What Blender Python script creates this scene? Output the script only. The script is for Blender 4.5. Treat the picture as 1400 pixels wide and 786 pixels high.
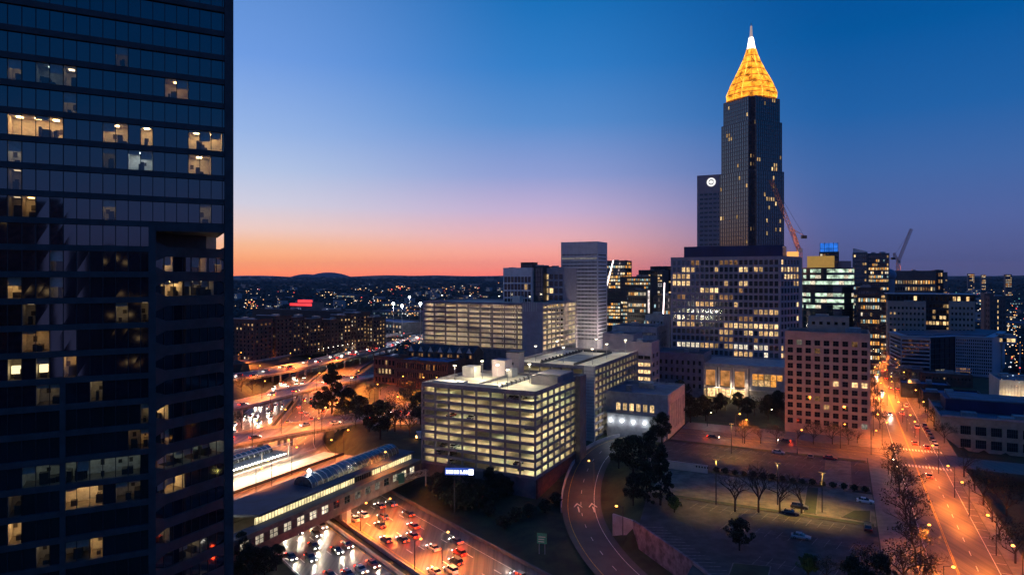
import bpy, bmesh, math, random
from mathutils import Vector, Matrix
for _o in list(bpy.data.objects): bpy.data.objects.remove(_o)
S = bpy.context.scene
COL = S.collection
RND = random.Random(11)
rad = math.radians
# ---------------------------------------------------------------- camera, sky, sun, exposure
HC = 65.0; F = 900.0; CX = 700.0; HY = 378.0
cam = bpy.data.objects.new('camera', bpy.data.cameras.new('camera')); COL.objects.link(cam)
cam.location = (0, 0, HC); cam.rotation_euler = (rad(90), 0, 0)
cam.data.sensor_width = 36; cam.data.lens = 36 * F / 1400; cam.data.shift_y = -15 / 1400
cam.data.clip_start = 1; cam.data.clip_end = 60000
S.camera = cam
W = bpy.data.worlds.new('World'); S.world = W; W.use_nodes = True
nt = W.node_tree; nt.nodes.clear()
def N(nt, t, **k):
    n = nt.nodes.new(t)
    for a, b in k.items(): setattr(n, a, b)
    return n
def L(nt, a, b): nt.links.new(a, b)
def srgb(r, g, b):
    f = lambda c: (c / 255 / 12.92) if c / 255 <= .04045 else ((c / 255 + .055) / 1.055) ** 2.4
    return (f(r), f(g), f(b), 1)
def ramp(nt, stops, fac, interp='LINEAR'):
    r = N(nt, 'ShaderNodeValToRGB'); r.color_ramp.interpolation = interp
    el = r.color_ramp.elements
    while len(el) > 1: el.remove(el[-1])
    el[0].position = stops[0][0]; el[0].color = stops[0][1]
    for p, c in stops[1:]:
        e = el.new(p); e.color = c
    L(nt, fac, r.inputs[0]); return r.outputs[0]
tc = N(nt, 'ShaderNodeTexCoord'); sep = N(nt, 'ShaderNodeSeparateXYZ'); L(nt, tc.outputs['Generated'], sep.inputs[0])
def math_(nt, op, a, b=None, clamp=False):
    n = N(nt, 'ShaderNodeMath', operation=op); n.use_clamp = clamp
    for i, v in enumerate((a, b)):
        if v is None: continue
        if isinstance(v, (int, float)): n.inputs[i].default_value = v
        else: L(nt, v, n.inputs[i])
    return n.outputs[0]
elev = math_(nt, 'MULTIPLY', sep.outputs[2], 2.4, True)
def el(y): # picture height of a sky colour turned into sine of elevation * 2.4
    t = (HY - y) / F; return min(1, 2.4 * t / math.sqrt(1 + t * t))
def stops(lst): return [(max(0, el(y)), srgb(*c)) for y, c in lst]
left = ramp(nt, stops([(378, (300, 152, 84)), (370, (292, 166, 96)), (356, (276, 180, 116)), (337, (255, 192, 150)), (317, (240, 206, 196)), (285, (208, 206, 222)), (240, (176, 194, 226)), (192, (148, 178, 226)), (96, (108, 152, 220)), (0, (90, 138, 206)), (-190, (34, 88, 160))]), elev)
mid = ramp(nt, stops([(378, (284, 132, 112)), (365, (276, 156, 132)), (346, (262, 172, 156)), (325, (238, 178, 182)), (289, (196, 174, 208)), (240, (142, 156, 208)), (168, (86, 138, 202)), (90, (48, 122, 194)), (0, (22, 108, 180)), (-190, (20, 80, 152))]), elev)
right = ramp(nt, stops([(378, (84, 88, 132)), (355, (84, 90, 140)), (310, (80, 98, 156)), (250, (62, 100, 162)), (180, (30, 94, 162)), (80, (0, 84, 154)), (0, (0, 76, 146)), (-190, (12, 72, 142))]), elev)
x2 = math_(nt, 'MULTIPLY', sep.outputs[0], sep.outputs[0]); y2 = math_(nt, 'MULTIPLY', sep.outputs[1], sep.outputs[1])
ln = math_(nt, 'SQRT', math_(nt, 'ADD', math_(nt, 'ADD', x2, y2), 1e-6))
az = math_(nt, 'ARCTAN2', sep.outputs[0], sep.outputs[1])
def mr(nt, v, a, b):
    m = N(nt, 'ShaderNodeMapRange', interpolation_type='SMOOTHSTEP'); L(nt, v, m.inputs[0])
    m.inputs[1].default_value = a; m.inputs[2].default_value = b; return m.outputs[0]
def mix(nt, f, a, b, mode='MIX'):
    m = N(nt, 'ShaderNodeMix', data_type='RGBA', blend_type=mode)
    for i, v in ((0, f), (6, a), (7, b)):
        if isinstance(v, (int, float)): m.inputs[i].default_value = v
        elif isinstance(v, tuple): m.inputs[i].default_value = v
        else: L(nt, v, m.inputs[i])
    return m.outputs[2]
c1 = mix(nt, mr(nt, az, -.42, .06), left, mid)
c2 = mix(nt, mr(nt, az, .02, .48), c1, right)
c3 = mix(nt, mr(nt, math_(nt, 'MULTIPLY', az, -1), .9, 2.4), c2, right)     # the west behind the tower darkens again
sky = N(nt, 'ShaderNodeTexSky', sky_type='NISHITA'); sky.sun_disc = False
sky.sun_elevation = rad(0.5); sky.sun_rotation = rad(-24)
skc = mix(nt, 1.0, sky.outputs[0], (.0012, .0014, .002, 1), 'MULTIPLY')
tot = mix(nt, 1.0, c3, skc, 'ADD')
bg = N(nt, 'ShaderNodeBackground'); L(nt, tot, bg.inputs[0]); bg.inputs[1].default_value = 1.08
wo = N(nt, 'ShaderNodeOutputWorld'); L(nt, bg.outputs[0], wo.inputs[0])
sl = bpy.data.lights.new('sun', 'SUN'); sl.energy = 0.12; sl.color = (1, .5, .3); sl.angle = rad(20)
so = bpy.data.objects.new('sun', sl); COL.objects.link(so)
so.rotation_euler = Vector((.40, -.9, -.09)).to_track_quat('-Z', 'Y').to_euler()
vs = S.view_settings; vs.view_transform = 'Standard'; vs.look = 'None'; vs.exposure = 0; vs.gamma = 1; vs.use_curve_mapping = False
S.render.engine = 'CYCLES'
try:
    S.cycles.use_denoising = True; S.cycles.max_bounces = 5; S.cycles.diffuse_bounces = 3; S.cycles.glossy_bounces = 3
    S.cycles.sample_clamp_indirect = 4; S.cycles.use_light_tree = True; S.cycles.transparent_max_bounces = 12
except Exception: pass

# ---------------------------------------------------------------- materials
MT = {}
def mat(name, col, rough=.8, metal=0, var=.25, scale=.3, ior=None, bump=0, stretch=None, emis=None, es=0, coord='pos', detail=5):
    if name in MT: return MT[name]
    m = bpy.data.materials.new(name); m.use_nodes = True; t = m.node_tree
    p = t.nodes['Principled BSDF']; p.inputs['Roughness'].default_value = rough; p.inputs['Metallic'].default_value = metal
    if ior: p.inputs['IOR'].default_value = ior
    if len(col) == 3: col = (*col, 1)
    if var > 0:
        g = N(t, 'ShaderNodeNewGeometry') if coord == 'pos' else N(t, 'ShaderNodeTexCoord')
        src = g.outputs['Position'] if coord == 'pos' else g.outputs['Object']
        if stretch:
            mp = N(t, 'ShaderNodeMapping'); mp.inputs['Scale'].default_value = stretch[1]; mp.inputs['Rotation'].default_value = (0, 0, stretch[0]); L(t, src, mp.inputs[0]); src = mp.outputs[0]
        n = N(t, 'ShaderNodeTexNoise'); n.inputs['Scale'].default_value = scale; n.inputs['Detail'].default_value = detail; n.inputs['Roughness'].default_value = .65; L(t, src, n.inputs['Vector'])
        f = mr(t, n.outputs[0], .3, .7)
        lo = tuple(c * (1 - var) for c in col[:3]) + (1,); hi = tuple(min(1, c * (1 + var)) for c in col[:3]) + (1,)
        c = mix(t, f, lo, hi); L(t, c, p.inputs['Base Color'])
        if bump:
            n2 = N(t, 'ShaderNodeTexNoise'); n2.inputs['Scale'].default_value = scale * 8; L(t, src, n2.inputs['Vector'])
            b = N(t, 'ShaderNodeBump'); b.inputs['Strength'].default_value = bump; L(t, n2.outputs[0], b.inputs['Height']); L(t, b.outputs[0], p.inputs['Normal'])
        rr = N(t, 'ShaderNodeMapRange'); L(t, n.outputs[0], rr.inputs[0]); rr.inputs[3].default_value = max(0.02, rough - .12); rr.inputs[4].default_value = min(1, rough + .12)
        if rough > .2: L(t, rr.outputs[0], p.inputs['Roughness'])
    else: p.inputs['Base Color'].default_value = col
    if es:
        p.inputs['Emission Color'].default_value = (*emis, 1) if len(emis) == 3 else emis; p.inputs['Emission Strength'].default_value = es
    MT[name] = m; return m
def emit(name, col, s, var=0, scale=1.0, per=False):
    if name in MT: return MT[name]
    m = bpy.data.materials.new(name); m.use_nodes = True; t = m.node_tree; t.nodes.clear()
    e = N(t, 'ShaderNodeEmission'); e.inputs[0].default_value = (*col, 1); e.inputs[1].default_value = s
    if var:
        g = N(t, 'ShaderNodeNewGeometry'); n = N(t, 'ShaderNodeTexNoise'); n.inputs['Scale'].default_value = scale; n.inputs['Detail'].default_value = 2; L(t, g.outputs['Position'], n.inputs['Vector'])
        r = N(t, 'ShaderNodeMapRange'); L(t, n.outputs[0], r.inputs[0]); r.inputs[1].default_value = .32; r.inputs[2].default_value = .68
        r.inputs[3].default_value = s * (1 - var); r.inputs[4].default_value = s * (1 + var); out = r.outputs[0]
        if per: oi = N(t, 'ShaderNodeObjectInfo'); q = N(t, 'ShaderNodeMapRange'); L(t, oi.outputs['Random'], q.inputs[0]); q.inputs[3].default_value = .3; q.inputs[4].default_value = 1.35; out = math_(t, 'MULTIPLY', out, q.outputs[0])
        L(t, out, e.inputs[1])
    o = N(t, 'ShaderNodeOutputMaterial'); L(t, e.outputs[0], o.inputs[0]); MT[name] = m; return m
def glassy(name, col, ior, rough=.06):
    return mat(name, col, rough, 0, .4, .15, ior=ior)
asphalt = mat('asphalt', (.052, .05, .05), .62, 0, .35, .25, bump=.1)
def streets(name, col, ang):   # wheel paths along the road, streaks deepened in the colour to suggest light trails
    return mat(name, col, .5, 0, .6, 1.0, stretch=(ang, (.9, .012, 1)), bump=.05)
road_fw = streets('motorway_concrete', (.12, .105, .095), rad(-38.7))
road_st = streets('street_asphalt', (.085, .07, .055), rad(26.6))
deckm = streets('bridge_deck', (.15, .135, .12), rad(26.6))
pave = mat('pavement_concrete', (.16, .145, .13), .85, 0, .25, .4)
lotm = mat('lot_asphalt', (.042, .042, .042), .8, 0, .6, .3, bump=.15, detail=8)
lotm2 = mat('lot_concrete', (.13, .115, .085), .8, 0, .5, .28, bump=.15, detail=8)
grass = mat('grass', (.03, .042, .016), .95, 0, .5, .2, bump=.3)
soil = mat('ground_far', (.02, .026, .022), .95, 0, .6, .012, bump=0)
conc = mat('concrete', (.36, .32, .31), .85, 0, .22, .3, bump=.05)
conc_l = mat('concrete_light', (.5, .46, .42), .85, 0, .16, .2, bump=.05)
conc_d = mat('concrete_dark', (.12, .115, .12), .85, 0, .3, .3)
garage_w = mat('garage_concrete', (.22, .19, .2), .85, 0, .2, .4, bump=.05)
garage_fl = mat('garage_floor', (.5, .46, .36), .8, 0, .25, .3)
roofdeck = mat('roof_deck', (.42, .39, .3), .85, 0, .25, .12)
roof_d = mat('roof_dark', (.035, .045, .06), .8, 0, .5, .12)
roof_b = mat('roof_membrane', (.09, .12, .16), .7, 0, .35, .15)
stone = mat('limestone', (.36, .27, .22), .85, 0, .14, .4, bump=.05)
stone_g = mat('grey_stone', (.34, .33, .33), .85, 0, .2, .4, bump=.05)
stone_p = mat('precast_pink', (.33, .27, .29), .8, 0, .12, .3)
white_w = mat('white_cladding', (.55, .5, .52), .7, 0, .12, .3)
brick = mat('red_brick', (.13, .055, .04), .9, 0, .3, .8, bump=.1)
brick_b = mat('brown_brick', (.09, .055, .045), .9, 0, .3, .5)
brown = mat('brown_stone', (.16, .11, .1), .85, 0, .2, .5)
dark_w = mat('dark_cladding', (.02, .022, .028), .5, 0, .4, .4)
navy = mat('navy_screen', (.01, .018, .085), .6, 0, .3, .1)
bronze = mat('granite_brown', (.14, .085, .08), .25, 0, .3, .3)
metal_d = mat('dark_metal', (.05, .05, .055), .5, .6, .2, 1)
metal_g = mat('grey_metal', (.3, .3, .31), .45, .6, .2, 1)
paint_w = mat('road_paint_white', (.7, .68, .62), .7, 0, .3, 1.2)
paint_f = mat('bay_paint_worn', (.2, .19, .17), .8, 0, .6, 1.5)
paint_y = mat('road_paint_yellow', (.6, .38, .06), .7, 0, .3, 1.2)
bark = mat('bark', (.045, .034, .027), .95, 0, .3, 2)
twig = mat('twig', (.05, .037, .028), .95, 0, .3, 2)
leaf = mat('leaf_dark', (.018, .028, .014), .8, 0, .6, .6)
leaf2 = mat('leaf_green', (.05, .08, .02), .8, 0, .5, .6)
leaf3 = mat('leaf_brown', (.065, .05, .026), .85, 0, .5, .6)
g_blue = glassy('glass_blue', (.004, .008, .02), 2.25, .04)
g_dark = glassy('glass_dark', (.006, .008, .012), 1.8, .08)
g_mid = glassy('glass_grey', (.02, .028, .04), 2.2, .1)
g_teal = glassy('glass_teal', (.006, .03, .035), 2.0, .08)
crown_or = None
LIT = [emit('window_warm_bright', (1, .66, .3), 1.05, .65, 1.1, True), emit('window_warm', (1, .6, .25), .62, .7, 1.0, True), emit('window_warm_dim', (1, .5, .2), .25, .85, 1.0, True),
       emit('window_white', (1, .85, .62), .85, .6, 1.0, True), emit('window_cool', (.55, .85, .9), .5, .7, .8, True), emit('window_amber', (1, .4, .08), 1.0, .6, .8, True), emit('window_neutral_dim', (.8, .75, .6), .22, .85, .9, True)]
# ---------------------------------------------------------------- mesh helpers
class MB:
    def __init__(s): s.v = []; s.f = []; s.m = []; s.mats = []
    def mi(s, m):
        if m not in s.mats: s.mats.append(m)
        return s.mats.index(m)
    def poly(s, pts, m):
        b = len(s.v); s.v += [tuple(p) for p in pts]; s.f.append(tuple(range(b, b + len(pts)))); s.m.append(s.mi(m))
    def box(s, x0, x1, y0, y1, z0, z1, m, T=None):
        b = len(s.v); P = [(x, y, z) for z in (z0, z1) for x, y in ((x0, y0), (x1, y0), (x1, y1), (x0, y1))]
        if T: P = [tuple(T @ Vector(p)) for p in P]
        s.v += P; i = s.mi(m)
        for q in ((3, 2, 1, 0), (4, 5, 6, 7), (0, 1, 5, 4), (1, 2, 6, 5), (2, 3, 7, 6), (3, 0, 4, 7)):
            s.f.append(tuple(b + k for k in q)); s.m.append(i)
    def beam(s, p, q, w, h, m, up=(0, 0, 1)):
        p = Vector(p); q = Vector(q); d = (q - p).normalized(); u = Vector(up)
        if abs(d.dot(u)) > .98: u = Vector((0, 1, 0))
        r = d.cross(u).normalized() * w / 2; n = r.cross(d).normalized() * h / 2; b = len(s.v)
        s.v += [tuple(x) for e in (p, q) for x in (e - r - n, e + r - n, e + r + n, e - r + n)]; i = s.mi(m)
        for f in ((3, 2, 1, 0), (4, 5, 6, 7), (0, 1, 5, 4), (1, 2, 6, 5), (2, 3, 7, 6), (3, 0, 4, 7)):
            s.f.append(tuple(b + k for k in f)); s.m.append(i)
    def tube(s, p, q, r0, r1, n, m, caps=True):
        p = Vector(p); q = Vector(q); d = (q - p); 
        if d.length < 1e-6: return
        d.normalize(); u = Vector((0, 0, 1)) if abs(d.z) < .9 else Vector((1, 0, 0)); a = d.cross(u).normalized(); c = d.cross(a); b = len(s.v); i = s.mi(m)
        for e, r in ((p, r0), (q, r1)):
            for k in range(n):
                t = 2 * math.pi * k / n; s.v.append(tuple(e + a * math.cos(t) * r + c * math.sin(t) * r))
        for k in range(n):
            k2 = (k + 1) % n; s.f.append((b + k, b + k2, b + n + k2, b + n + k)); s.m.append(i)
        if caps: s.f.append(tuple(b + k for k in range(n))[::-1]); s.m.append(i); s.f.append(tuple(b + n + k for k in range(n))); s.m.append(i)
    def prism(s, poly, z0, z1, m, top=None, bottom=True):
        n = len(poly)
        for k in range(n):
            a = poly[k]; c = poly[(k + 1) % n]; s.poly([(a[0], a[1], z0), (c[0], c[1], z0), (c[0], c[1], z1), (a[0], a[1], z1)], m)
        s.poly([(x, y, z1) for x, y in poly], top or m)
        if bottom: s.poly([(x, y, z0) for x, y in poly][::-1], m)
    def ball(s, c, r, m, seg=8, ring=5, sz=1):
        b = len(s.v); i = s.mi(m); c = Vector(c)
        for a in range(ring + 1):
            th = math.pi * a / ring
            for k in range(seg):
                ph = 2 * math.pi * k / seg; s.v.append((c.x + r * math.sin(th) * math.cos(ph), c.y + r * math.sin(th) * math.sin(ph), c.z + r * sz * math.cos(th)))
        for a in range(ring):
            for k in range(seg):
                k2 = (k + 1) % seg; s.f.append((b + a * seg + k, b + (a + 1) * seg + k, b + (a + 1) * seg + k2, b + a * seg + k2)); s.m.append(i)
    def build(s, name, parent=None, label=None, cat=None, group=None, kind=None, smooth=False):
        me = bpy.data.meshes.new(name); me.from_pydata(s.v, [], s.f)
        for m in s.mats: me.materials.append(m)
        me.polygons.foreach_set('material_index', s.m)
        if smooth: me.polygons.foreach_set('use_smooth', [True] * len(s.f))
        me.update(); o = bpy.data.objects.new(name, me); COL.objects.link(o)
        if parent: o.parent = parent
        return tag(o, label, cat, group, kind)
def tag(o, label=None, cat=None, group=None, kind=None):
    for k, v in (('label', label), ('category', cat), ('group', group), ('kind', kind)):
        if v: o[k] = v
    return o
def empty(name, label, cat, loc=(0, 0, 0), rz=0, group=None):
    o = bpy.data.objects.new(name, None); COL.objects.link(o); o.location = loc; o.rotation_euler = (0, 0, rz); o.empty_display_size = .5
    return tag(o, label, cat, group)
def copy_tree(o, parent=None):
    c = o.copy(); COL.objects.link(c)
    if parent: c.parent = parent
    for ch in list(o.children): copy_tree(ch, c)
    return c
# places: grid frame (a to the right and nearer, b away) and picture rays to ground points
GA = math.atan2(.5, 1.0)                         # street grid turned 26.57 degrees
U = Vector((math.sin(GA), math.cos(GA), 0)); V = Vector((math.cos(GA), -math.sin(GA), 0))
def ab(a, b, z=0): return Vector((V.x * a + U.x * b, V.y * a + U.y * b, z))
def G(px, py, z=0):
    Y = (HC - z) * F / (py - HY); return Vector(((px - CX) / F * Y, Y, z))
def PD(px, Y, z=0): return Vector(((px - CX) / F * Y, Y, z))
def zat(py, Y): return HC - (py - HY) * Y / F
def solve(P, d, px):
    k = (px - CX) / F; return (k * P.y - P.x) / (d.x - k * d.y)
# ---------------------------------------------------------------- building kit
def facade(mb, wins, p, q, z0, z1, sp):
    p = Vector((p[0], p[1])); q = Vector((q[0], q[1])); Ln = (q - p).length; d = (q - p) / Ln; n = Vector((d.y, -d.x))
    def P(s, o, z): return (p.x + d.x * s + n.x * o, p.y + d.y * s + n.y * o, z)
    wm = sp.get('wall'); cols, rows = sp.get('cols', 0), sp.get('rows', 0)
    def Q(s0, s1, za, zb, o=0):
        if s1 - s0 > .001 and zb - za > .001: mb.poly([P(s0, o, za), P(s1, o, za), P(s1, o, zb), P(s0, o, zb)], wm)
    if not cols: Q(0, Ln, z0, z1); return
    mx = sp.get('mx', .6); cw = (Ln - 2 * mx) / cols; ww = cw * sp.get('ww', .6); zb = z0 + sp.get('zb', 0); zt = z1 - sp.get('zt', 1.2); rh = (zt - zb) / rows; wh = rh * sp.get('wh', .55); rec = sp.get('rec', .35)
    skip = sp.get('skip', ()); gl = sp.get('glass', g_dark); lits = sp.get('lits', {}); lit = sp.get('lit', 0); pal = sp.get('pal', (0, 1, 2, 2, 3, 6)); mull = sp.get('mull', 0); sill = sp.get('sill', .5)
    gap = (cw - ww) / 2
    Q(0, mx + gap, z0, z1); Q(Ln - mx - gap, Ln, z0, z1)
    for c in range(cols - 1): s = mx + cw * (c + 1); Q(s - gap, s + gap, z0, z1)
    R_ = random.Random(sp.get('seed', 1)); run = 0; rowp = [max(0, R_.gauss(1, .8)) for _ in range(rows)]
    KM = {}
    for r in range(rows):
        run = 0
        for c in range(cols):
            k = lits.get((r, c), -1)
            if k < 0 and lit and R_.random() < lit * rowp[r] * (2.4 if run else .75): k = R_.choice(pal); run = 1
            else: run = k >= 0
            KM[r, c] = k
    for c in range(cols):
        s0 = mx + cw * c + gap; s1 = s0 + ww; prev = z1
        for r in range(rows):
            a = zt - rh * (r + 1) + (rh - wh) * sill; b = a + wh; Q(s0, s1, b, prev); prev = a
            mb.poly([P(s0, 0, a), P(s1, 0, a), P(s1, -rec, a), P(s0, -rec, a)], wm); mb.poly([P(s0, -rec, b), P(s1, -rec, b), P(s1, 0, b), P(s0, 0, b)], wm)
            mb.poly([P(s0, 0, a), P(s0, -rec, a), P(s0, -rec, b), P(s0, 0, b)], wm); mb.poly([P(s1, -rec, a), P(s1, 0, a), P(s1, 0, b), P(s1, -rec, b)], wm)
            k = KM[r, c]; m = LIT[k] if k >= 0 else gl
            W_ = MB(); W_.poly([P(s0, -rec, a), P(s1, -rec, a), P(s1, -rec, b), P(s0, -rec, b)], m)
            for j in range(mull):
                s = s0 + (s1 - s0) * (j + 1) / (mull + 1); W_.beam(P(s, -rec + .06, a), P(s, -rec + .06, b), .1, .1, metal_d, (n.x, n.y, 0))
            if sp.get('hm'): z = a + wh * sp['hm']; W_.beam(P(s0, -rec + .06, z), P(s1, -rec + .06, z), .1, .08, metal_d)
            wins.append((k >= 0, R_.random(), W_))
        Q(s0, s1, z0, prev)
    if sp.get('fins'):                               # thin vertical fins standing proud of the wall
        for c in range(sp['fins'] + 1):
            s = mx + (Ln - 2 * mx) * c / sp['fins']; mb.beam(P(s, .2, z0), P(s, .2, z1), sp.get('finw', .25), .4, sp.get('finm', wm), (n.x, n.y, 0))
def inset(poly, t):
    out = []; n = len(poly)
    for i in range(n):
        a, b, c = (Vector(poly[(i + k) % n]) for k in (-1, 0, 1)); d1 = (b - a).normalized(); d2 = (c - b).normalized(); n1 = Vector((-d1.y, d1.x)); n2 = Vector((-d2.y, d2.x)); m = (n1 + n2); m /= max(.3, 1 + n1.dot(n2)); out.append(tuple(b + m * t))
    return out
def parapet_roof(mb, foot, z1, wm, rm, h=.9, t=.4):
    ins = inset(foot, t); n = len(foot)
    for i in range(n):
        j = (i + 1) % n; mb.poly([(*foot[i], z1), (*foot[j], z1), (*ins[j], z1), (*ins[i], z1)], wm); mb.poly([(*ins[j], z1 - h), (*ins[i], z1 - h), (*ins[i], z1), (*ins[j], z1)], wm)
    return MBroof(ins, z1 - h, rm)
def MBroof(ins, z, rm):
    r = MB(); r.poly([(x, y, z) for x, y in ins], rm); return r
def rooftop_units(r, foot, z, k, seed, m=None):
    R_ = random.Random(seed); xs = [p[0] for p in foot]; ys = [p[1] for p in foot]
    for _ in range(k):
        w, d, h = R_.uniform(2, 6), R_.uniform(2, 5), R_.uniform(1, 2.6); x = R_.uniform(min(xs) + 2, max(xs) - w - 2) if max(xs) - min(xs) > w + 5 else (min(xs) + max(xs) - w) / 2; y = R_.uniform(min(ys) + 2, max(ys) - d - 2) if max(ys) - min(ys) > d + 5 else (min(ys) + max(ys) - d) / 2
        r.box(x, x + w, y, y + d, z, z + h, m or metal_g)
def solid(root, foot, z0, z1, edges, wm, rm, cap=60, units=2, seed=1, wname='window'):
    mb = MB(); wins = []
    n = len(foot)
    for i in range(n):
        sp = dict(edges.get(i, {})); sp.setdefault('wall', wm); facade(mb, wins, foot[i], foot[(i + 1) % n], z0, z1, sp)
    r = parapet_roof(mb, foot, z1, wm, rm)
    rooftop_units(r, foot, z1 - .9, units, seed)
    mb.build('wall', root); r.build('roof', root)
    wins.sort(key=lambda w: (not w[0], w[1])); 
    if cap == 0 or len(wins) == 0:
        ind, rest = [], wins
    else: ind, rest = wins[:cap], wins[cap:]
    for w in ind: w[2].build(wname, root)
    if rest:
        R_ = MB()
        for w in rest:
            b = len(R_.v); R_.v += w[2].v
            for f, m in zip(w[2].f, w[2].m): R_.f.append(tuple(b + k for k in f)); R_.m.append(R_.mi(w[2].mats[m]))
        R_.build(wname, root, kind='stuff' if len(rest) > 1 else None)
def place(pxL, pxR, D, ang=GA):
    """front wall between two picture columns, nearest corner D metres away on the right"""
    P = PD(pxR, D); e = Vector((-math.cos(ang), math.sin(ang), 0)); t = solve(P, e, pxL); return P + e * t, t, -ang
def bld(name, label, cat, pxL, pxR, D, ytop, depth, front={}, side={}, lside={}, wm=conc, rm=roof_d, z0=0, ang=GA, cap=60, units=2, group=None, ztop=None):
    P, w, rz = place(pxL, pxR, D, ang); z1 = ztop if ztop is not None else zat(ytop, D)
    root = empty(name, label, cat, (P.x, P.y, 0), rz, group); foot = [(0, 0), (w, 0), (w, depth), (0, depth)]
    solid(root, foot, z0, z1, {0: front, 1: side, 3: lside}, wm, rm, cap, units, seed=int(pxL))
    root['_w'] = w; root['_z'] = z1
    return root, w, z1
def rm_props():
    for o in bpy.data.objects:
        for k in ('_w', '_z'):
            if k in o: del o[k]

# ---------------------------------------------------------------- terrain
FWC = [(60, 56), (20, 106), (-21, 157), (-55, 200), (-86, 242), (-104, 277), (-112, 314), (-122, 370), (-134, 440), (-141, 560), (-124, 800), (-60, 1200)]
def spline(pts, step=4):
    out = []; P = [Vector(p) for p in pts]; P = [P[0] * 2 - P[1]] + P + [P[-1] * 2 - P[-2]]
    for i in range(1, len(P) - 2):
        n = max(1, int((P[i + 1] - P[i]).length / step))
        for k in range(n):
            t = k / n; a, b, c, d = P[i - 1:i + 3]; out.append(.5 * ((2 * b) + (c - a) * t + (2 * a - 5 * b + 4 * c - d) * t * t + (3 * b - a - 3 * c + d) * t ** 3))
    out.append(P[-2]); return out
FWS = spline(FWC, 5)
ZF = -7.0
def dseg(p, a, b):
    d = b - a; t = max(0, min(1, (p - a).dot(d) / d.length_squared)); return (p - (a + d * t)).length
def sst(x, a, b): t = max(0, min(1, (x - a) / (b - a))); return t * t * (3 - 2 * t)
def dfw(x, y):
    p = Vector((x, y)); return min(dseg(p, FWS[i], FWS[i + 1]) for i in range(0, len(FWS) - 1))
RAMP = [(40, 105), (30, 140), (23, 165), (20.5, 190), (23, 216), (30, 240), (41, 257), (58, 270)]
def rampz(y): return -5.2 + 5.2 * sst(y, 195, 262)
RS = spline(RAMP, 3)
def xb(y):
    if y < 173: return 43 - (y - 143) * (10 / 30) if y > 120 else 43 - (y - 143) * .33
    if y < 262:
        x = min(RS, key=lambda p: abs(p.y - y)).x; return x + 9 + 4 * sst(y, 173, 190) - 4
    return 60
def H(x, y):
    z = 0.0
    if y < 520 and -190 < x < 120:
        lowE = 1 - (sst(x, xb(y) + 3.2, xb(y) + 6.5) if y < 176 else sst(x, xb(y) - .5, xb(y) + 9))
        zl = -5.6 if y < 195 else rampz(y) - .3
        if y < 262: z = zl * lowE
    a = V.x * x + V.y * y; b = U.x * x + U.y * y
    if a > 37 and 150 < b < 322: z = -5 * sst(a, 38, 44) * (1 - sst(b, 300, 322) * 0) 
    if y < 1300 and x < 120:
        d = dfw(x, y)
        if d < 40: z = min(z, (ZF - .15) * (1 - sst(d, 25, 37)) + z * sst(d, 25, 37))
    r = math.hypot(x, y)
    if r > 900:
        k = sst(r, 900, 7000); z += k * (24 + 16 * math.sin(x * .0011 + 1) * math.cos(y * .0009) + 10 * math.sin(x * .0037 + y * .0021)) 
    if r > 6500: z += sst(r, 6500, 12000) * (24 + 22 * math.sin(x * .00071 + 2.2) + 9 * math.sin(x * .0029))
    return z
def grid_axis(lo, fa, fb, hi, step, g=1.09):
    ax = []; x = fa
    while x <= fb: ax.append(x); x += step
    s = step; x = fb
    while x < hi: s *= g; x += s; ax.append(x)
    s = step; x = fa; pre = []
    while x > lo: s *= g; x -= s; pre.append(x)
    return pre[::-1] + ax
def terrain():
    xs = grid_axis(-22000, -160, 150, 22000, 3); ys = grid_axis(-300, 84, 400, 14000, 3, 1.05); mb = MB(); nx = len(xs)
    for y in ys:
        for x in xs:
            mb.v.append((x, y, H(x, y) - .06))
    gi = mb.mi(grass); si = mb.mi(soil)
    for j in range(len(ys) - 1):
        for i in range(nx - 1):
            mb.f.append((j * nx + i, j * nx + i + 1, (j + 1) * nx + i + 1, (j + 1) * nx + i)); mb.m.append(gi if ys[j] < 420 and abs(xs[i]) < 300 else si)
    mb.build('ground', kind='structure', smooth=True)
terrain()
# far ridge and the granite dome on the horizon
hillm = mat('far_hill_haze_blue', (.05, .07, .11), 1, 0, .2, .001)  # blue of the distant haze is put into the hill colour
def hill(name, cx, cy, rx, h, seed):
    mb = MB(); n = 26; m = 10; R_ = random.Random(seed)
    for j in range(m + 1):
        for i in range(n):
            t = 2 * math.pi * i / n; r = j / m; hh = h * (1 - r * r) ** 1.4 * (1 + .12 * math.sin(t * 3 + seed) * r)
            mb.v.append((cx + rx * r * math.cos(t), cy + rx * .5 * r * math.sin(t), hh - 2))
    k = mb.mi(hillm)
    for j in range(m):
        for i in range(n): mb.f.append((j * n + i, (j + 1) * n + i, (j + 1) * n + (i + 1) % n, j * n + (i + 1) % n)); mb.m.append(k)
    mb.build(name, kind='structure', smooth=True)
def hpx(px, Y, ytop, wpx, s): hill('hill', (px - CX) / F * Y, Y, wpx / F * Y / 2, zat(ytop, Y) + 2, s)
hpx(448, 13000, 372.4, 90, 1); hpx(418, 13200, 374.8, 70, 2); hpx(560, 12500, 377, 300, 3); hpx(350, 12500, 376.8, 220, 4); hpx(680, 12700, 377.3, 200, 6); hpx(1290, 12500, 378, 360, 5); hpx(1450, 12500, 377.8, 260, 7); hpx(900, 12500, 377.5, 300, 8); hpx(180, 12500, 377.5, 260, 9)

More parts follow.
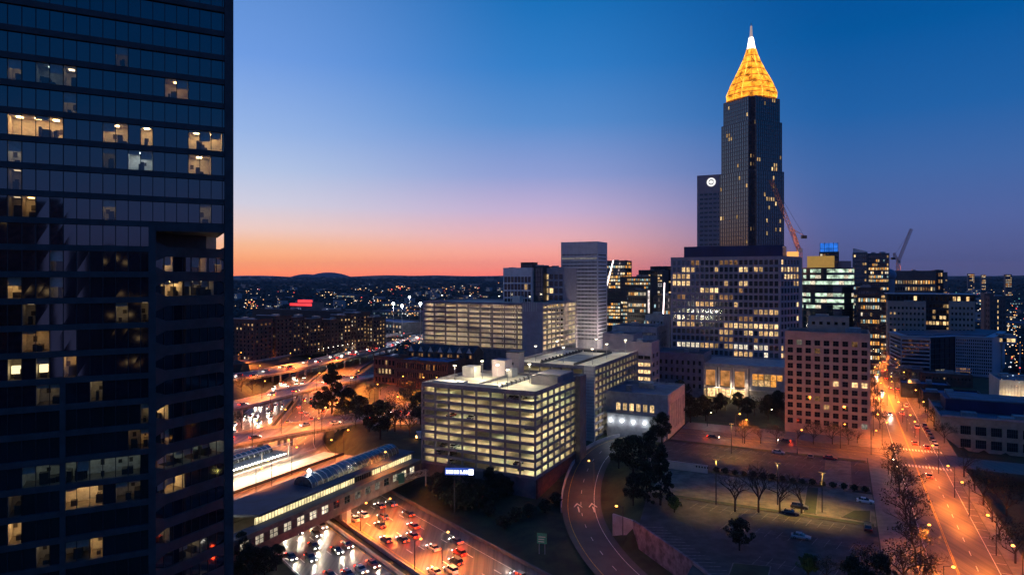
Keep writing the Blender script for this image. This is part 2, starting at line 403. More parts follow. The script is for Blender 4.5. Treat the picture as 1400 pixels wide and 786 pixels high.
# ---------------------------------------------------------------- roads
def normals(pts):
    out = []
    for i in range(len(pts)):
        a = pts[max(0, i - 1)]; b = pts[min(len(pts) - 1, i + 1)]; d = (b - a).normalized(); out.append(Vector((d.y, -d.x)))
    return out
def ribbon(mb, pts, o0, o1, z, m, thick=0):
    nr = normals(pts); b = len(mb.v); k = mb.mi(m)
    for p, n in zip(pts, nr):
        zz = z(p) if callable(z) else z
        mb.v.append((p.x + n.x * o0, p.y + n.y * o0, zz)); mb.v.append((p.x + n.x * o1, p.y + n.y * o1, zz))
    for i in range(len(pts) - 1): mb.f.append((b + 2 * i, b + 2 * i + 1, b + 2 * i + 3, b + 2 * i + 2)); mb.m.append(k)
def wallrib(mb, pts, o0, o1, z0, z1, m):
    f0 = z0 if callable(z0) else (lambda p: z0); f1 = z1 if callable(z1) else (lambda p: z1); nr = normals(pts); b = len(mb.v); k = mb.mi(m)
    for p, n in zip(pts, nr):
        for o, f in ((o0, f0), (o1, f0), (o1, f1), (o0, f1)): mb.v.append((p.x + n.x * o, p.y + n.y * o, f(p)))
    for i in range(len(pts) - 1):
        for j in range(4):
            j2 = (j + 1) % 4; mb.f.append((b + 4 * i + j, b + 4 * i + j2, b + 4 * i + 4 + j2, b + 4 * i + 4 + j)); mb.m.append(k)
    e = len(mb.v) - 4; mb.f.append((b, b + 1, b + 2, b + 3)); mb.m.append(k); mb.f.append((e + 3, e + 2, e + 1, e)); mb.m.append(k)
def dashes(mb, pts, off, w, z, m, on=3, per=12, s0=0):
    ln = 0; nr = normals(pts)
    for i in range(len(pts) - 1):
        a, b = pts[i], pts[i + 1]; seg = (b - a).length; t = 0
        while t < seg:
            ph = (ln + t + s0) % per; rem = (on - ph) if ph < on else (per - ph); st = min(rem, seg - t) + 1e-4
            if ph < on:
                p = a + (b - a) * (t / seg); q = a + (b - a) * (min(seg, t + st) / seg); n = nr[i]; zz = z(p) if callable(z) else z; z2 = z(q) if callable(z) else z
                mb.poly([(p.x + n.x * (off - w / 2), p.y + n.y * (off - w / 2), zz), (p.x + n.x * (off + w / 2), p.y + n.y * (off + w / 2), zz), (q.x + n.x * (off + w / 2), q.y + n.y * (off + w / 2), z2), (q.x + n.x * (off - w / 2), q.y + n.y * (off - w / 2), z2)], m)
            t += st
        ln += seg
def at_len(pts, s):
    for i in range(len(pts) - 1):
        d = (pts[i + 1] - pts[i]).length
        if s <= d: return pts[i] + (pts[i + 1] - pts[i]) * (s / d), (pts[i + 1] - pts[i]).normalized()
        s -= d
    return pts[-1], (pts[-1] - pts[-2]).normalized()
FW = [p for p in FWS if p.y > 90]
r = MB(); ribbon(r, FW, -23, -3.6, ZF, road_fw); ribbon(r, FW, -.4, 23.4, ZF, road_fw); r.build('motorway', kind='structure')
r = MB(); ribbon(r, FW, -3.6, -.4, ZF - .02, soil); r.build('motorway_median', kind='structure')
mk = MB()
for o in (-18.9, -15.3, -11.7, -8.1, 5.2, 8.8, 12.4, 16.0): dashes(mk, FW, o, .28, ZF + .02, paint_w)
for o in (-4.6, 1.6): dashes(mk, FW, o, .2, ZF + .02, paint_y, 1000, 1001)
for o in (-22.4, 19.6): dashes(mk, FW, o, .2, ZF + .02, paint_w, 1000, 1001)
mk.build('lane_markings', kind='structure')
w = MB(); wallrib(w, FW, -.75, -.35, ZF, ZF + 1.0, conc); wallrib(w, FW, -3.7, -3.3, ZF, ZF + .9, conc); w.build('median_barrier', None, 'twin low concrete barriers along the middle of the sunken motorway', 'barrier')
w = MB(); wallrib(w, FW, 23.4, 23.8, ZF, ZF + 1.0, conc_d); w.build('motorway_wall', None, 'low dark kerb wall between the motorway and the grass bank', 'wall')
# ramp
RR = [p for p in RS if p.y > 112]; rz_ = lambda p: rampz(p.y) + .12
r = MB(); ribbon(r, RR, -5.6, 6.2, rz_, asphalt); r.build('ramp_road', kind='structure')
m_ = MB(); rz2 = lambda p: rampz(p.y) + .14
for o, c, a, b in ((-3.9, paint_y, 1000, 1001), (4.2, paint_w, 1000, 1001), (.1, paint_w, 2.5, 9)): dashes(m_, RR, o, .16, rz2, c, a, b)
def arrow(mb, P, d, z, L_=5.0, m=paint_w):
    d = Vector(d).normalized(); n = Vector((d.y, -d.x)); q = lambda s, o: (P.x + d.x * s + n.x * o, P.y + d.y * s + n.y * o, z(P.y + d.y * s) if callable(z) else z)
    mb.poly([q(-L_ / 2, -.22), q(-L_ / 2, .22), q(L_ * .1, .22), q(L_ * .1, -.22)], m); [mb.poly([q(L_ * .5, 0), q(L_ * .1, e * 1.25), q(0, e * 1.25), q(L_ * .34, 0)][::e], m) for e in (1, -1)]
for px in (790.5, 811): g = G(px, 694, -5.1); arrow(m_, g, (0, 1), lambda y: rampz(y) + .16, 7.5)
m_.build('ramp_markings', kind='structure')
w = MB(); RW = [p for p in RR if 196 < p.y < 268]; wallrib(w, RW, -6.1, -5.7, lambda p: rampz(p.y) - 1, lambda p: rampz(p.y) + 1.3, conc); w.build('ramp_wall', None, 'low pale wall curving along the outer edge of the dark ramp', 'wall')
# streets in the grid
def gpts(a0, b0, a1, b1, step=6):
    P = ab(a0, b0); Q = ab(a1, b1); n = max(1, int((Q - P).length / step)); return [Vector(((P + (Q - P) * k / n).x, (P + (Q - P) * k / n).y)) for k in range(n + 1)]
AV = gpts(24, 95, 24, 2600, 10)
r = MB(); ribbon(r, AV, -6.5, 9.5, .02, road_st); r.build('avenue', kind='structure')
m_ = MB()
for o in (-.15, .15): dashes(m_, AV, o - 1, .12, .035, paint_y, 1000, 1001)
dashes(m_, AV, 3.1, .14, .035, paint_w, 3, 9)
for o in (7.2, -6.1): dashes(m_, AV, o, .14, .035, paint_w, 1000, 1001)
for k in range(60):                                       # parking bay ticks by the kerb
    b = 110 + k * 5.6
    if 262 < b < 292: continue
    p = ab(24 + 8.4, b); m_.poly([tuple(p - V * 1.2 - U * .06 + Vector((0, 0, .035))), tuple(p + V * 1.0 - U * .06 + Vector((0, 0, .035))), tuple(p + V * 1.0 + U * .06 + Vector((0, 0, .035))), tuple(p - V * 1.2 + U * .06 + Vector((0, 0, .035)))], paint_w)
for bb in (264.0, 288.0):                                 # zebra crossings
    for k in range(16):
        p = ab(24 - 6 + k, bb); m_.poly([tuple(p + V * s + U * t + Vector((0, 0, .036))) for s, t in ((-.25, -1.5), (.25, -1.5), (.25, 1.5), (-.25, 1.5))], paint_w)
ST = gpts(-61, 276, 17.4, 276, 6)
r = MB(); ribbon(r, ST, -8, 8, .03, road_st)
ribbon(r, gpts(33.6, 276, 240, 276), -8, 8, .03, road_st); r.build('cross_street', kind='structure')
for o in (-.15, .15): dashes(m_, ST, o, .12, .045, paint_y, 1000, 1001)
for o in (-4, 4): dashes(m_, ST, o, .12, .045, paint_w, 3, 9)
m_.build('street_markings', kind='structure')
def slab(mb, a0, a1, b0, b1, z0, z1, m):
    mb.prism([tuple(ab(a, b).xy) for a, b in ((a0, b0), (a1, b0), (a1, b1), (a0, b1))], z0, z1, m)
r = MB(); slab(r, 8.5, 17.4, 100, 267.5, -.3, .15, pave); slab(r, 33.6, 37.6, 100, 267.5, -.3, .15, pave); slab(r, -61, 17.2, 284.2, 298.6, -.3, .15, pave); slab(r, 33.6, 37.6, 284.5, 900, -.3, .15, pave); slab(r, 11, 17.4, 299, 900, -.3, .15, pave); slab(r, -61, 8.2, 263.4, 267.6, -.3, .15, pave); r.build('pavement', kind='structure')
# parking lots
r = MB(); slab(r, -62, 8.3, 225, 263.2, -.3, .02, lotm); slab(r, -30, 8.3, 118, 195.5, -.3, .02, lotm)
poly = [(-52, 195.5), (-30, 195.5), (-30, 150), (-24, 135), (-30, 148), (-49, 170)]; r.prism([tuple(ab(a, b).xy) for a, b in ((-30, 195.5), (-52, 195.5), (-47.4, 169), (-30, 151.5))], -.3, .02, lotm)
r.build('car_park', kind='structure')
r = MB(); slab(r, -52, 8.3, 195.5, 223.6, -.3, .025, lotm2); slab(r, -5, 3, 223.6, 263, -.2, .035, lotm2); r.build('car_park_middle', kind='structure')
m_ = MB()
def line(mb, a0, b0, a1, b1, z=.05, w=.13, m=paint_f):
    P = ab(a0, b0, z); Q = ab(a1, b1, z); d = (Q - P).normalized(); n = Vector((d.y, -d.x, 0)) * w / 2; mb.poly([tuple(P - n), tuple(P + n), tuple(Q + n), tuple(Q - n)], m)
for k in range(15):                                       # bays along the retaining wall
    t = k / 14; a = -46.5 + t * 20; b = 168 - t * 20; line(m_, a, b, a + 5.3, b + 2.2, w=.2)
for row, (b0, a0, a1) in enumerate(((178, -28, 2), (190.5, -38, 2), (160, -18, 2), (142, -14, 2), (232, -58, 6), (247, -58, 6), (258, -58, 6), (219, -36, -8))):
    a = a0
    while a < a1: line(m_, a, b0 - 2.6, a + 1.2, b0 + 2.6, w=.11); a += 2.7
    if row < 7: line(m_, a0, b0, a1, b0, w=.1)
m_.build('bay_lines', kind='structure')
r = MB()
def island(mb, pts, m=pave, z=.17): mb.prism([tuple(ab(a, b).xy) for a, b in pts], -.2, z, m); mb.prism([tuple(ab(a, b).xy) for a, b in inset(pts, .25)], z - .02, z + .03, grass)
island(r, [(-50, 194.6), (8, 194.6), (8, 197), (-50, 197)]); island(r, [(-22, 146), (-14, 146), (-14, 158), (-22, 156)]); island(r, [(-14, 144), (6, 144), (6, 147.5), (-14, 147.5)]); island(r, [(0, 199), (7, 198), (7.5, 208), (3, 206)]); island(r, [(-9.5, 198), (-6, 198), (-6, 223), (-9.5, 223)]); island(r, [(-62, 223.8), (-5, 223.8), (-5, 227), (-62, 227)]); island(r, [(2, 226), (8, 226), (8, 231), (2, 231)]); island(r, [(-62, 260.5), (8, 260.5), (8, 263.6), (-62, 263.6)])
r.build('kerb_islands', kind='structure')
w = MB(); w.beam(ab(-61, 223.6, 1.2), ab(-39.5, 223.6, 1.2), .5, 2.6, conc_l); w.beam(ab(-61, 223.6, 2.55), ab(-39.5, 223.6, 2.55), .7, .12, conc)
for k in range(5): P = ab(-43 + k * .9, 223.3, 1.9); w.box(-.25, .25, -.03, .03, -.3, .3, dark_w, Matrix.Translation(P) @ Matrix.Rotation(-GA, 4, 'Z'))
w.build('car_park_wall', None, 'pale rendered wall with dark painted patches between the two car park levels', 'wall')
w = MB(); pts = [ab(-49, 170), ab(-25, 146), ab(-17, 128), ab(-13, 110)]; W2 = [Vector((p.x, p.y)) for p in pts]
wallrib(w, spline([tuple(p) for p in W2], 3), -.3, .3, -6.5, .7, mat('mural_wall', (.17, .13, .15), .85, 0, .6, .5)); w.build('retaining_wall', None, 'tall retaining wall with faded mural patches above the ramp', 'wall')
w = MB(); w.beam(ab(-55.5, 172.5, -2.6), ab(-49, 170, -2.6), .5, 6.4, conc); w.build('retaining_wing', None, 'short end wall jutting from the retaining wall beside the ramp lamp', 'wall')
# ---------------------------------------------------------------- parking garages
strip_w = emit('fluorescent_warm', (1, .8, .46), 50); strip_g = emit('fluorescent_greenish', (.85, .95, .58), 42); lampwhite = emit('lamp_white', (1, .86, .6), 10)
def garage(name, label, root_loc, rz, w, d, z0, levels, lh, bf, bs, light=1.0, base=-6.5, roofm=roofdeck, wm=garage_w, spf=.23, rightopen=True, seed=1, colw=.5, boost=1):
    sw = (strip_w, strip_w, strip_g) if boost == 1 else (emit('fluorescent_dim', (1, .74, .4), 24), emit('fluorescent_dim_green', (.85, .95, .6), 12)) if boost < 1 else (emit('fluorescent_far', (1, .78, .5), 230),)
    root = empty(name, label, 'parking garage', root_loc, rz); top = z0 + levels * lh; R_ = random.Random(seed)
    b = MB(); b.prism([(0, 0), (w, 0), (w, d), (0, d)], base, z0 - .02, conc_d); b.build('base', root)
    if seed == 4: b = MB(); b.box(w + .01, w + .5, .5, d, base, z0 - .6, brick); b.build('brick_plinth', root)
    x1 = w if rightopen else w
    for k in range(levels + 1):
        z = z0 + k * lh; f = MB(); last = k == levels
        f.box(.35, w - .35, .35, d - .35, z - .28, z, roofm if last else garage_fl); f.build('roof' if last else 'floor_slab', root)
        s = MB(); hh = lh * spf if not last else 1.15; low = -.32
        s.box(0, w, -.12, .3, z + low, z + hh, wm)
        s.box(w - .3, w + .12, .3, d - .3, z + low, z + hh, wm)
        s.box(-.12, .3, .3, d, z + low, z + hh + low * .3, wm); s.box(.3, w + .12, d - .3, d + .12, z + low, z + hh + low * .3, wm)
        s.build('parapet', root)
    for i in range(bf + 1):
        x = .1 + (w - .2) * i / bf; c = MB(); c.box(x - colw / 2, x + colw / 2, -.22, .42, z0 - .5, top + .4, wm); c.build('column', root)
    for i in range(1, bs + 1):
        y = .1 + (d - .2) * i / bs; c = MB(); c.box(w - .42, w + .22, y - colw / 2, y + colw / 2, z0 - .5, top + .4, wm); c.build('column', root)
    c = MB()
    for i in range(1, bf): 
        for j in (1, 2, 3): x = w * i / bf; y = d * j / 4; c.box(x - .3, x + .3, y - .3, y + .3, z0, top - .3, garage_fl)
    c.build('inner_columns', root)
    c = MB(); c.box(.6, w - .6, d - .9, d - .6, z0, top - .4, garage_fl); c.box(.6, .9, .6, d - 1, z0, top - .4, garage_fl); c.box(w * .22, w * .72, d * .5, d * .5 + .3, z0, top - .4, conc); c.build('inner_wall', root)
    for k in range(levels):
        z = z0 + (k + 1) * lh - .42; m = MB(); any_ = False
        for j in range(3):
            y = d * (.12 + .3 * j)
            for i in range(bf):
                if (math.sin(i * 1.3 + k * 2.1 + seed) * math.sin(k * .9 + i * .35) > .42 and boost <= 1) or R_.random() < .18: continue
                x = w * (i + .5) / bf; m.box(x - 1.1, x + 1.1, y - .12, y + .12, z, z + .08, R_.choice(sw)); any_ = True
        y = d * .3
        for i in range(bs):
            if R_.random() < .15: continue
            yy = d * (i + .5) / bs; m.box(w - 3.2, w - 2.95, yy - .9, yy + .9, z, z + .08, R_.choice(sw))
        if m.f: m.build('ceiling_lights', root)
    return root, top
LP = []
def light_pt(P, energy, col=(1, .42, .1), r=.25, name='lamp_light', parent=None, spot=None):
    l = bpy.data.lights.new(name, 'SPOT' if spot else 'POINT'); l.energy = energy; l.color = col; l.shadow_soft_size = r
    if spot: l.spot_size = rad(spot); l.spot_blend = .6
    o = bpy.data.objects.new(name, l); COL.objects.link(o); o.location = P
    if parent: o.parent = parent
    return o
# 1. near garage
gc = G(732, 660); P0 = gc + Vector((-V.x, -V.y, 0)) * 42.9
GA1, top1 = garage('parking_garage', 'large open concrete garage with every level lit yellow, nearest the motorway', (P0.x, P0.y, 0), -GA, 42.9, 35.5, 1.4, 10, 2.62, 8, 7, seed=4)
w = MB(); zt = top1
w.box(2, 13, 4, 9, zt, zt + 1.2, conc_l); w.build('roof_block', GA1); w = MB(); w.box(3, 8, 22, 27, zt, zt + 4.0, conc_l); w.build('roof_block', GA1)
w = MB(); w.box(12, 17.5, 28.5, 34.5, zt, zt + 6.2, stone_p); w.box(17.6, 20, 29, 34, zt, zt + 3, conc_l); w.build('stair_tower', GA1)
w = MB(); w.box(12, 28, 3.2, 3.6, zt, zt + 1.5, conc_l); w.box(27, 27.3, 3.2, 34, zt, zt + 1.0, metal_g); w.box(18, 18.3, 8, 34, zt, zt + 1.0, metal_g)
for k in range(9): w.box(26.8, 27.5, 4 + k * 3.4, 4.5 + k * 3.4, zt, zt + 1.3, conc_d)
w.box(33, 42.5, 19, 19.4, zt, zt + 3.0, garage_w); w.box(42.1, 42.5, 19.4, 34, zt, zt + 3.0, garage_w); w.box(32.6, 33, 19, 34, zt, zt + 3, garage_w); w.box(32.8, 42.3, 22, 34.6, zt + 3.0, zt + 3.3, garage_w); w.build('ramp_wall', GA1)
w = MB(); w.box(43.3, 45.0, 34.0, 40.5, -6, zt + 1.5, conc_d); w.build('stair_core', GA1)
# 2. second garage behind with a long right side
P1 = ab(-126, 249); 
def rg():
    return garage('parking_garage', 'long second garage joined behind the bright one, with a wide blue roof', (P1.x, P1.y, 0), -GA, 38.3, 62, .6, 10, 2.75, 8, 13, seed=9, base=-1, boost=.99)
GA2, top2 = rg()
w = MB(); w.box(34.3, 38.6, -1.2, -.3, -1, top2 + 1.4, conc_l)
for k in range(22): w.box(34.2, 38.7, -1.27, -1.2, 1 + k * 1.25, 1.1 + k * 1.25, conc_d)
w.build('end_panel', GA2)
w = MB(); zt = top2
for x in (12, 27): w.box(x, x + .3, 6, 56, zt, zt + 1.1, dark_w)
w.box(13, 26.9, 55.6, 56, zt, zt + 1.1, dark_w); w.box(14, 24, 18, 44, zt + .02, zt + .06, roof_b)
for k in range(12): w.box(11.8, 12.5, 7 + k * 4, 7.5 + k * 4, zt, zt + 1.5, dark_w)
w.build('ramp_rails', GA2)
w = MB(); w.box(2, 7.5, -6, -.6, zt - 6, zt + 5.6, stone_p); w.box(3.6, 5.2, -6.04, -6.0, zt + .4, zt + 1.6, g_dark); w.box(1.6, 8, -6.4, -.3, zt + 5.6, zt + 5.9, dark_w); w.build('stair_tower', GA2)
def pole_lamp(root_name, label, x, y, z, h, parentmat, power, col=(1, .86, .58), group=None, cat='lamp post', rz=0, em=None):
    P = parentmat @ Vector((x, y, z)); o = empty(root_name, label, cat, P, rz, group); m = MB(); m.tube((0, 0, 0), (0, 0, h), .12, .08, 6, metal_g); m.build('pole', o)
    m = MB(); m.box(-.5, .5, -.18, .18, h, h + .2, em or lampwhite); m.build('lamp_head', o); light_pt((0, 0, h - .5), power, col, .3, parent=o); return o
M1 = Matrix.Translation(P0) @ Matrix.Rotation(-GA, 4, 'Z'); M2 = Matrix.Translation(P1) @ Matrix.Rotation(-GA, 4, 'Z')
for i, (x, y) in enumerate(((9.5, 6), (30.5, 5), (12, 21), (31, 21), (22, 14))): pole_lamp('roof_lamp', 'pole lamp on the roof of the bright garage', x, y, top1, 6.5, M1, 6500, group='pole lamps on the roof of the bright garage')
for i, (x, y) in enumerate(((7, 12), (20, 12), (33, 12), (7, 36), (32, 34), (20, 54), (34, 56))): pole_lamp('roof_lamp', 'pole lamp on the blue roof of the second garage', x, y, top2, 6.5, M2, 2400, group='pole lamps on the roof of the second garage')
# 3. rear garage
P, wv, rz = place(579, 742, 430); z1 = zat(414.5, 430); lv = 9; lh = 3.35
root, t3 = garage('parking_garage', 'distant pale garage with fine vertical fins and lit levels', (P.x, P.y, 0), rz, wv, 60, z1 - 1.2 - lv * lh, lv, lh, 10, 8, seed=21, base=-1, spf=.26, colw=.9, wm=stone_p, boost=2.5)
f = MB()
for k in range(80):
    x = wv * .02 + k * (wv * .82) / 80; f.box(x - .07, x + .07, -.45, -.2, 4, z1 - .2, stone_p)
f.build('fin', root, kind='stuff'); f = MB(); f.box(wv * .845, wv + .3, -1.0, -.3, 0, z1 + .5, stone_p)
for k in range(7): f.box(wv * .85 + k * 1.6, wv * .85 + k * 1.6 + .5, -1.2, -1.0, z1 - 5.5, z1 + .5, conc_l)
f.build('end_panel', root)
f = MB(); f.box(wv * .6, wv * .6 + 6, 30, 36, t3, t3 + 4.5, conc_l); f.build('roof_block', root)
M3 = Matrix.Translation(P) @ Matrix.Rotation(rz, 4, 'Z')
for x in (.1, .35, .6, .85): pole_lamp('roof_lamp', 'pole lamp on the roof of the distant finned garage', wv * x, 10, t3, 5, M3, 500, group='pole lamps on the roof of the finned garage')
# ---------------------------------------------------------------- buildings
# white grid tower
bld('office_tower', 'tall pale gridded office tower standing behind the finned garage', 'tower', 767, 817, 520, 330, 24, front=dict(cols=1, rows=24, ww=.97, wh=.46, zb=14, zt=9, rec=.3, glass=g_mid, mull=0, lit=.06, pal=(2, 6), mx=.3, seed=3, fins=26, finw=.18), side=dict(cols=1, rows=24, ww=.9, wh=.28, zb=14, zt=9, rec=.2, glass=g_mid, mull=5), wm=white_w, cap=60)
for px_ in (775, 795, 812): light_pt((PD(px_, 500).x, 496, 22), 9000, (1, .88, .75), .5)
light_pt((PD(830, 520).x, 512, 20), 12000, (1, .9, .78), .5)
# white residential
bld('apartment_building', 'white framed apartment block with a dark core left of the gridded tower', 'building', 688, 727, 480, 366, 26, front=dict(cols=8, rows=12, ww=.86, wh=.8, zb=1, zt=6, rec=.5, lit=.14, pal=(1, 2, 0), seed=5, mull=1), wm=white_w, cap=60)
bld('apartment_building', 'dark glass core of the white apartment block', 'building', 727.2, 743, 479, 364, 20, front=dict(cols=4, rows=20, ww=.9, wh=.9, zb=1, zt=1, glass=g_teal), wm=dark_w, cap=40)
bld('apartment_building', 'white apartment wing with a column of lit stair windows', 'building', 743.2, 771, 478, 366, 26, front=dict(cols=4, rows=13, ww=.8, wh=.72, zb=1, zt=4, rec=.5, lits={(r, 0): 0 for r in range(10)}, lit=.08, seed=2), wm=stone_p, cap=52)
bld('roof_plant_house', 'small dark plant room on top of the white apartment block', 'plant room', 712, 729, 485, 358.5, 8, wm=dark_w, z0=zat(368, 480), units=0, front=dict(cols=5, rows=1, ww=.6, wh=.8, glass=g_mid))
# main grid building with podium
LB = {}
def zc(r, rng, k=1):
    for a, b in rng:
        for c in range(max(0, int((a - 348 + 6) // 23.5)), min(21, int((b - 348 - 6) // 23.5)) + 1): LB[(r, c)] = k
rows_ = [(0, ((450, 475), (595, 665)), 2), (1, ((390, 425), (690, 720)), 0), (1, ((455, 470), (565, 580), (762, 795)), 1), (2, ((360, 375), (385, 430)), 1), (3, ((355, 445), (675, 720)), 0), (3, ((610, 635),), 1), (4, ((485, 575),), 0), (4, ((680, 690),), 2), (5, ((375, 415), (530, 560), (585, 655)), 2), (6, ((480, 555), (665, 680)), 1), (7, ((745, 862),), 1), (8, ((370, 390),), 3), (8, ((440, 450), (680, 730)), 2), (9, ((385, 425), (660, 862)), 0), (9, ((435, 450), (605, 655)), 1), (10, ((583, 650), (780, 815)), 1), (10, ((705, 735), (830, 862)), 0), (11, ((600, 650), (745, 760)), 2), (12, ((385, 415), (428, 490), (665, 712), (745, 815)), 3), (12, ((505, 570), (620, 655)), 1), (13, ((655, 735),), 1), (13, ((798, 820),), 3)]
for r_, g_, k_ in rows_: zc(r_, g_, k_)
P, wv, rz = place(917, 1067, 370); z1 = zat(350, 370)
MainB = empty('office_building', 'wide grid-fronted office building with scattered lit windows and a navy rooftop screen', 'building', (P.x, P.y, 0), rz)
foot = [(0, 0), (wv, 0), (wv + 9, 20), (wv + 9, 46), (0, 46)]
solid(MainB, foot, 0, z1, {0: dict(cols=22, rows=16, ww=.72, wh=.68, zb=z1 - 1.4 - 16 * 4.05, zt=1.4, rec=.55, glass=g_mid, lits=LB, mull=1, mx=.8), 1: dict(cols=6, rows=16, ww=.7, wh=.66, zb=z1 - 1.4 - 16 * 4.05, zt=1.4, rec=.4, glass=g_mid, lit=.16, pal=(0, 0, 1), seed=8)}, stone_p, roof_d, 100, 3, 5)
m = MB(); m.prism([(7.5, 2), (wv + 1, 2), (wv + 1, 30), (7.5, 30)], z1 - .8, zat(335, 372), navy); m.build('rooftop_screen', MainB)
m = MB(); m.tube((wv + 5, 22, z1 - .5), (wv + 5, 22, z1 + 3), 3.2, 3.2, 12, emit('roof_glow', (1, .45, .12), 1.2)); m.build('roof_lantern', MainB)
# podium lobby of columns
PD_ = empty('lobby_pavilion', 'low pavilion with white columns and glowing amber glass in front of the grid building', 'pavilion', ab(-67, 364), -GA)
m = MB(); m.box(0, 41, .2, 33, 16.6, 18.4, stone_g); m.box(0, 41, 6, 33, 0, 16.5, conc_d); m.box(0, 22, -2.5, 0, 5.6, 6.0, conc_l); m.build('canopy', PD_)
amb = emit('lobby_glass_amber', (1, .42, .13), .42, .5, .35); amb2 = emit('lobby_glass_bright', (1, .62, .28), 1.3, .5, .8)
for i, x in enumerate((1.6, 9.2, 16.6)):
    m = MB(); m.box(x, x + 4.9, 1.4, 1.6, 6.6, 14.8, amb); m.box(x, x + 4.9, 1.35, 1.65, 14.9, 16.5, conc_l); m.build('glass_bay', PD_)
for x in (0, .9, 6.6, 8.1, 14.2, 15.6, 21.6, 22.6): m = MB(); m.box(x, x + .75, .3, 1.5, 0, 16.6, conc_l); m.build('column', PD_)
m = MB(); m.box(2, 22, 3.2, 3.4, .3, 5.4, amb2); m.build('entrance_glass', PD_)
m = MB()
for k in range(9): m.box(2 + k * 2.4, 2.15 + k * 2.4, 3.0, 3.3, .3, 5.4, metal_d)
m.build('entrance_frame', PD_)
for i in range(5):
    for j in range(2):
        if (i, j) == (4, 0): continue
        x = 25.5 + i * 3; m = MB(); m.box(x, x + 2.5, .05, .25, 8 + j * 3.2, 10.9 + j * 3.2, LIT[5] if (j == 1 or i > 1) and i != 2 else LIT[1]); m.build('window', PD_)
m = MB(); m.box(24, 41, .4, 6, 0, 16.5, stone_g); m.box(24, 41, -1.2, .2, 5.4, 5.7, conc_l); m.build('wing_wall', PD_)
for x in (6, 14, 20): light_pt((x, -1.2, 5.0), 1500, (1, .6, .25), .3, parent=PD_)
for x in (0.4, 7.6, 15, 22.2): light_pt((x + .4, -1.6, 7.2), 500, (1, .8, .55), .2, parent=PD_)
# limestone block at the corner
lj = {(5, 7): 1, (7, 2): 2, (1, 3): 6, (8, 4): 2}
bld('stone_building', 'pinkish limestone block with small square windows at the street corner', 'building', 1073, 1190, 263, 456, 22, front=dict(cols=9, rows=11, ww=.6, wh=.64, zb=3.2, zt=3.0, rec=.4, glass=g_dark, lits={(5, 5): 0, (5, 7): 0, (5, 8): 0, (7, 3): 2, (8, 4): 1}, lit=.02, pal=(2, 6), mull=1, hm=.5, mx=.4), side=dict(cols=6, rows=11, ww=.5, wh=.55, zb=3.2, zt=3), wm=stone, cap=99)
bld('penthouse_block', 'small stone penthouse with arched dark openings on the limestone block', 'penthouse', 1105, 1161, 274, 434, 10, front=dict(cols=5, rows=1, ww=.45, wh=.6, zb=2.6, zt=1.6, rec=.5), wm=stone, z0=zat(458, 263), units=1)
# stone building with wall lamps
P, wv, rz = place(825, 913, 262.5)
VB = empty('stone_hall', 'low pale stone hall with a blue roof and four bright wall lamps', 'building', (P.x, P.y, 0), rz)
solid(VB, [(0, 0), (wv, 0), (wv, 32), (0, 32)], -1, 17.6, {0: dict(cols=6, rows=1, ww=.62, wh=.5, zb=9.6, zt=3, rec=.3, lits={(0, c): 0 for c in range(6)}, mull=2, mx=5), 1: dict(cols=9, rows=1, ww=.3, wh=.8, zb=2, zt=3)}, stone_g, roof_b, 40, 4, 3)
m = MB(); m.box(3, wv - .6, -4.2, -.05, -1, 9.4, stone_g); m.box(2.7, wv - .3, -4.5, -.02, 9.42, 9.9, roof_b); m.build('annex', VB)
for k in range(4):
    x = 4.6 + k * 4.7; m = MB(); m.ball((x, -4.5, 6.6), .42, lampwhite if 0 else emit('wall_lamp', (.9, .95, 1), 30)); m.build('wall_lamp', VB); light_pt((x, -5.0, 6.6), 330, (.85, .93, 1), .3, parent=VB)
# blue-grey mid rises between garage and grid building
bld('office_annex', 'plain pink-grey block with four rows of lit windows beside the second garage', 'building', 860, 891, 330, 468, 16, front=dict(cols=3, rows=7, ww=.9, wh=.5, zb=1, zt=6, lits={(r, c): 0 for r in range(1, 5) for c in (1, 2)}, rec=.3, mull=1), side=dict(cols=2, rows=6, ww=.5, wh=.5, zt=5), wm=stone_p, cap=40)
bld('blank_block', 'windowless pinkish wall block behind the blue garage roof', 'building', 824, 866, 345, 457, 18, wm=stone_p, units=2)
bld('classical_building', 'blue-grey masonry building with two rows of dark windows left of the grid building', 'building', 891, 962, 352, 484, 24, front=dict(cols=9, rows=4, ww=.42, wh=.55, zb=4, zt=3), side=dict(cols=5, rows=4, ww=.4, wh=.55), wm=mat('slate_stone', (.16, .18, .22), .85, 0, .2, .4), cap=45)
bld('long_office', 'low grey office with a long row of small dark windows', 'building', 837, 898, 400, 447, 26, front=dict(cols=22, rows=3, ww=.6, wh=.42, zb=z1 - 60 if 0 else 20, zt=2.5, rec=.3), side=dict(cols=6, rows=3, ww=.5, wh=.4, zb=20, zt=2.5), wm=stone_g, cap=66)
bld('narrow_tower', 'narrow cream block lit at its top behind the long grey office', 'building', 882, 908, 440, 431, 16, front=dict(cols=5, rows=8, ww=.4, wh=.5, zt=3, lit=.1), side=dict(), wm=stone_g, cap=40)
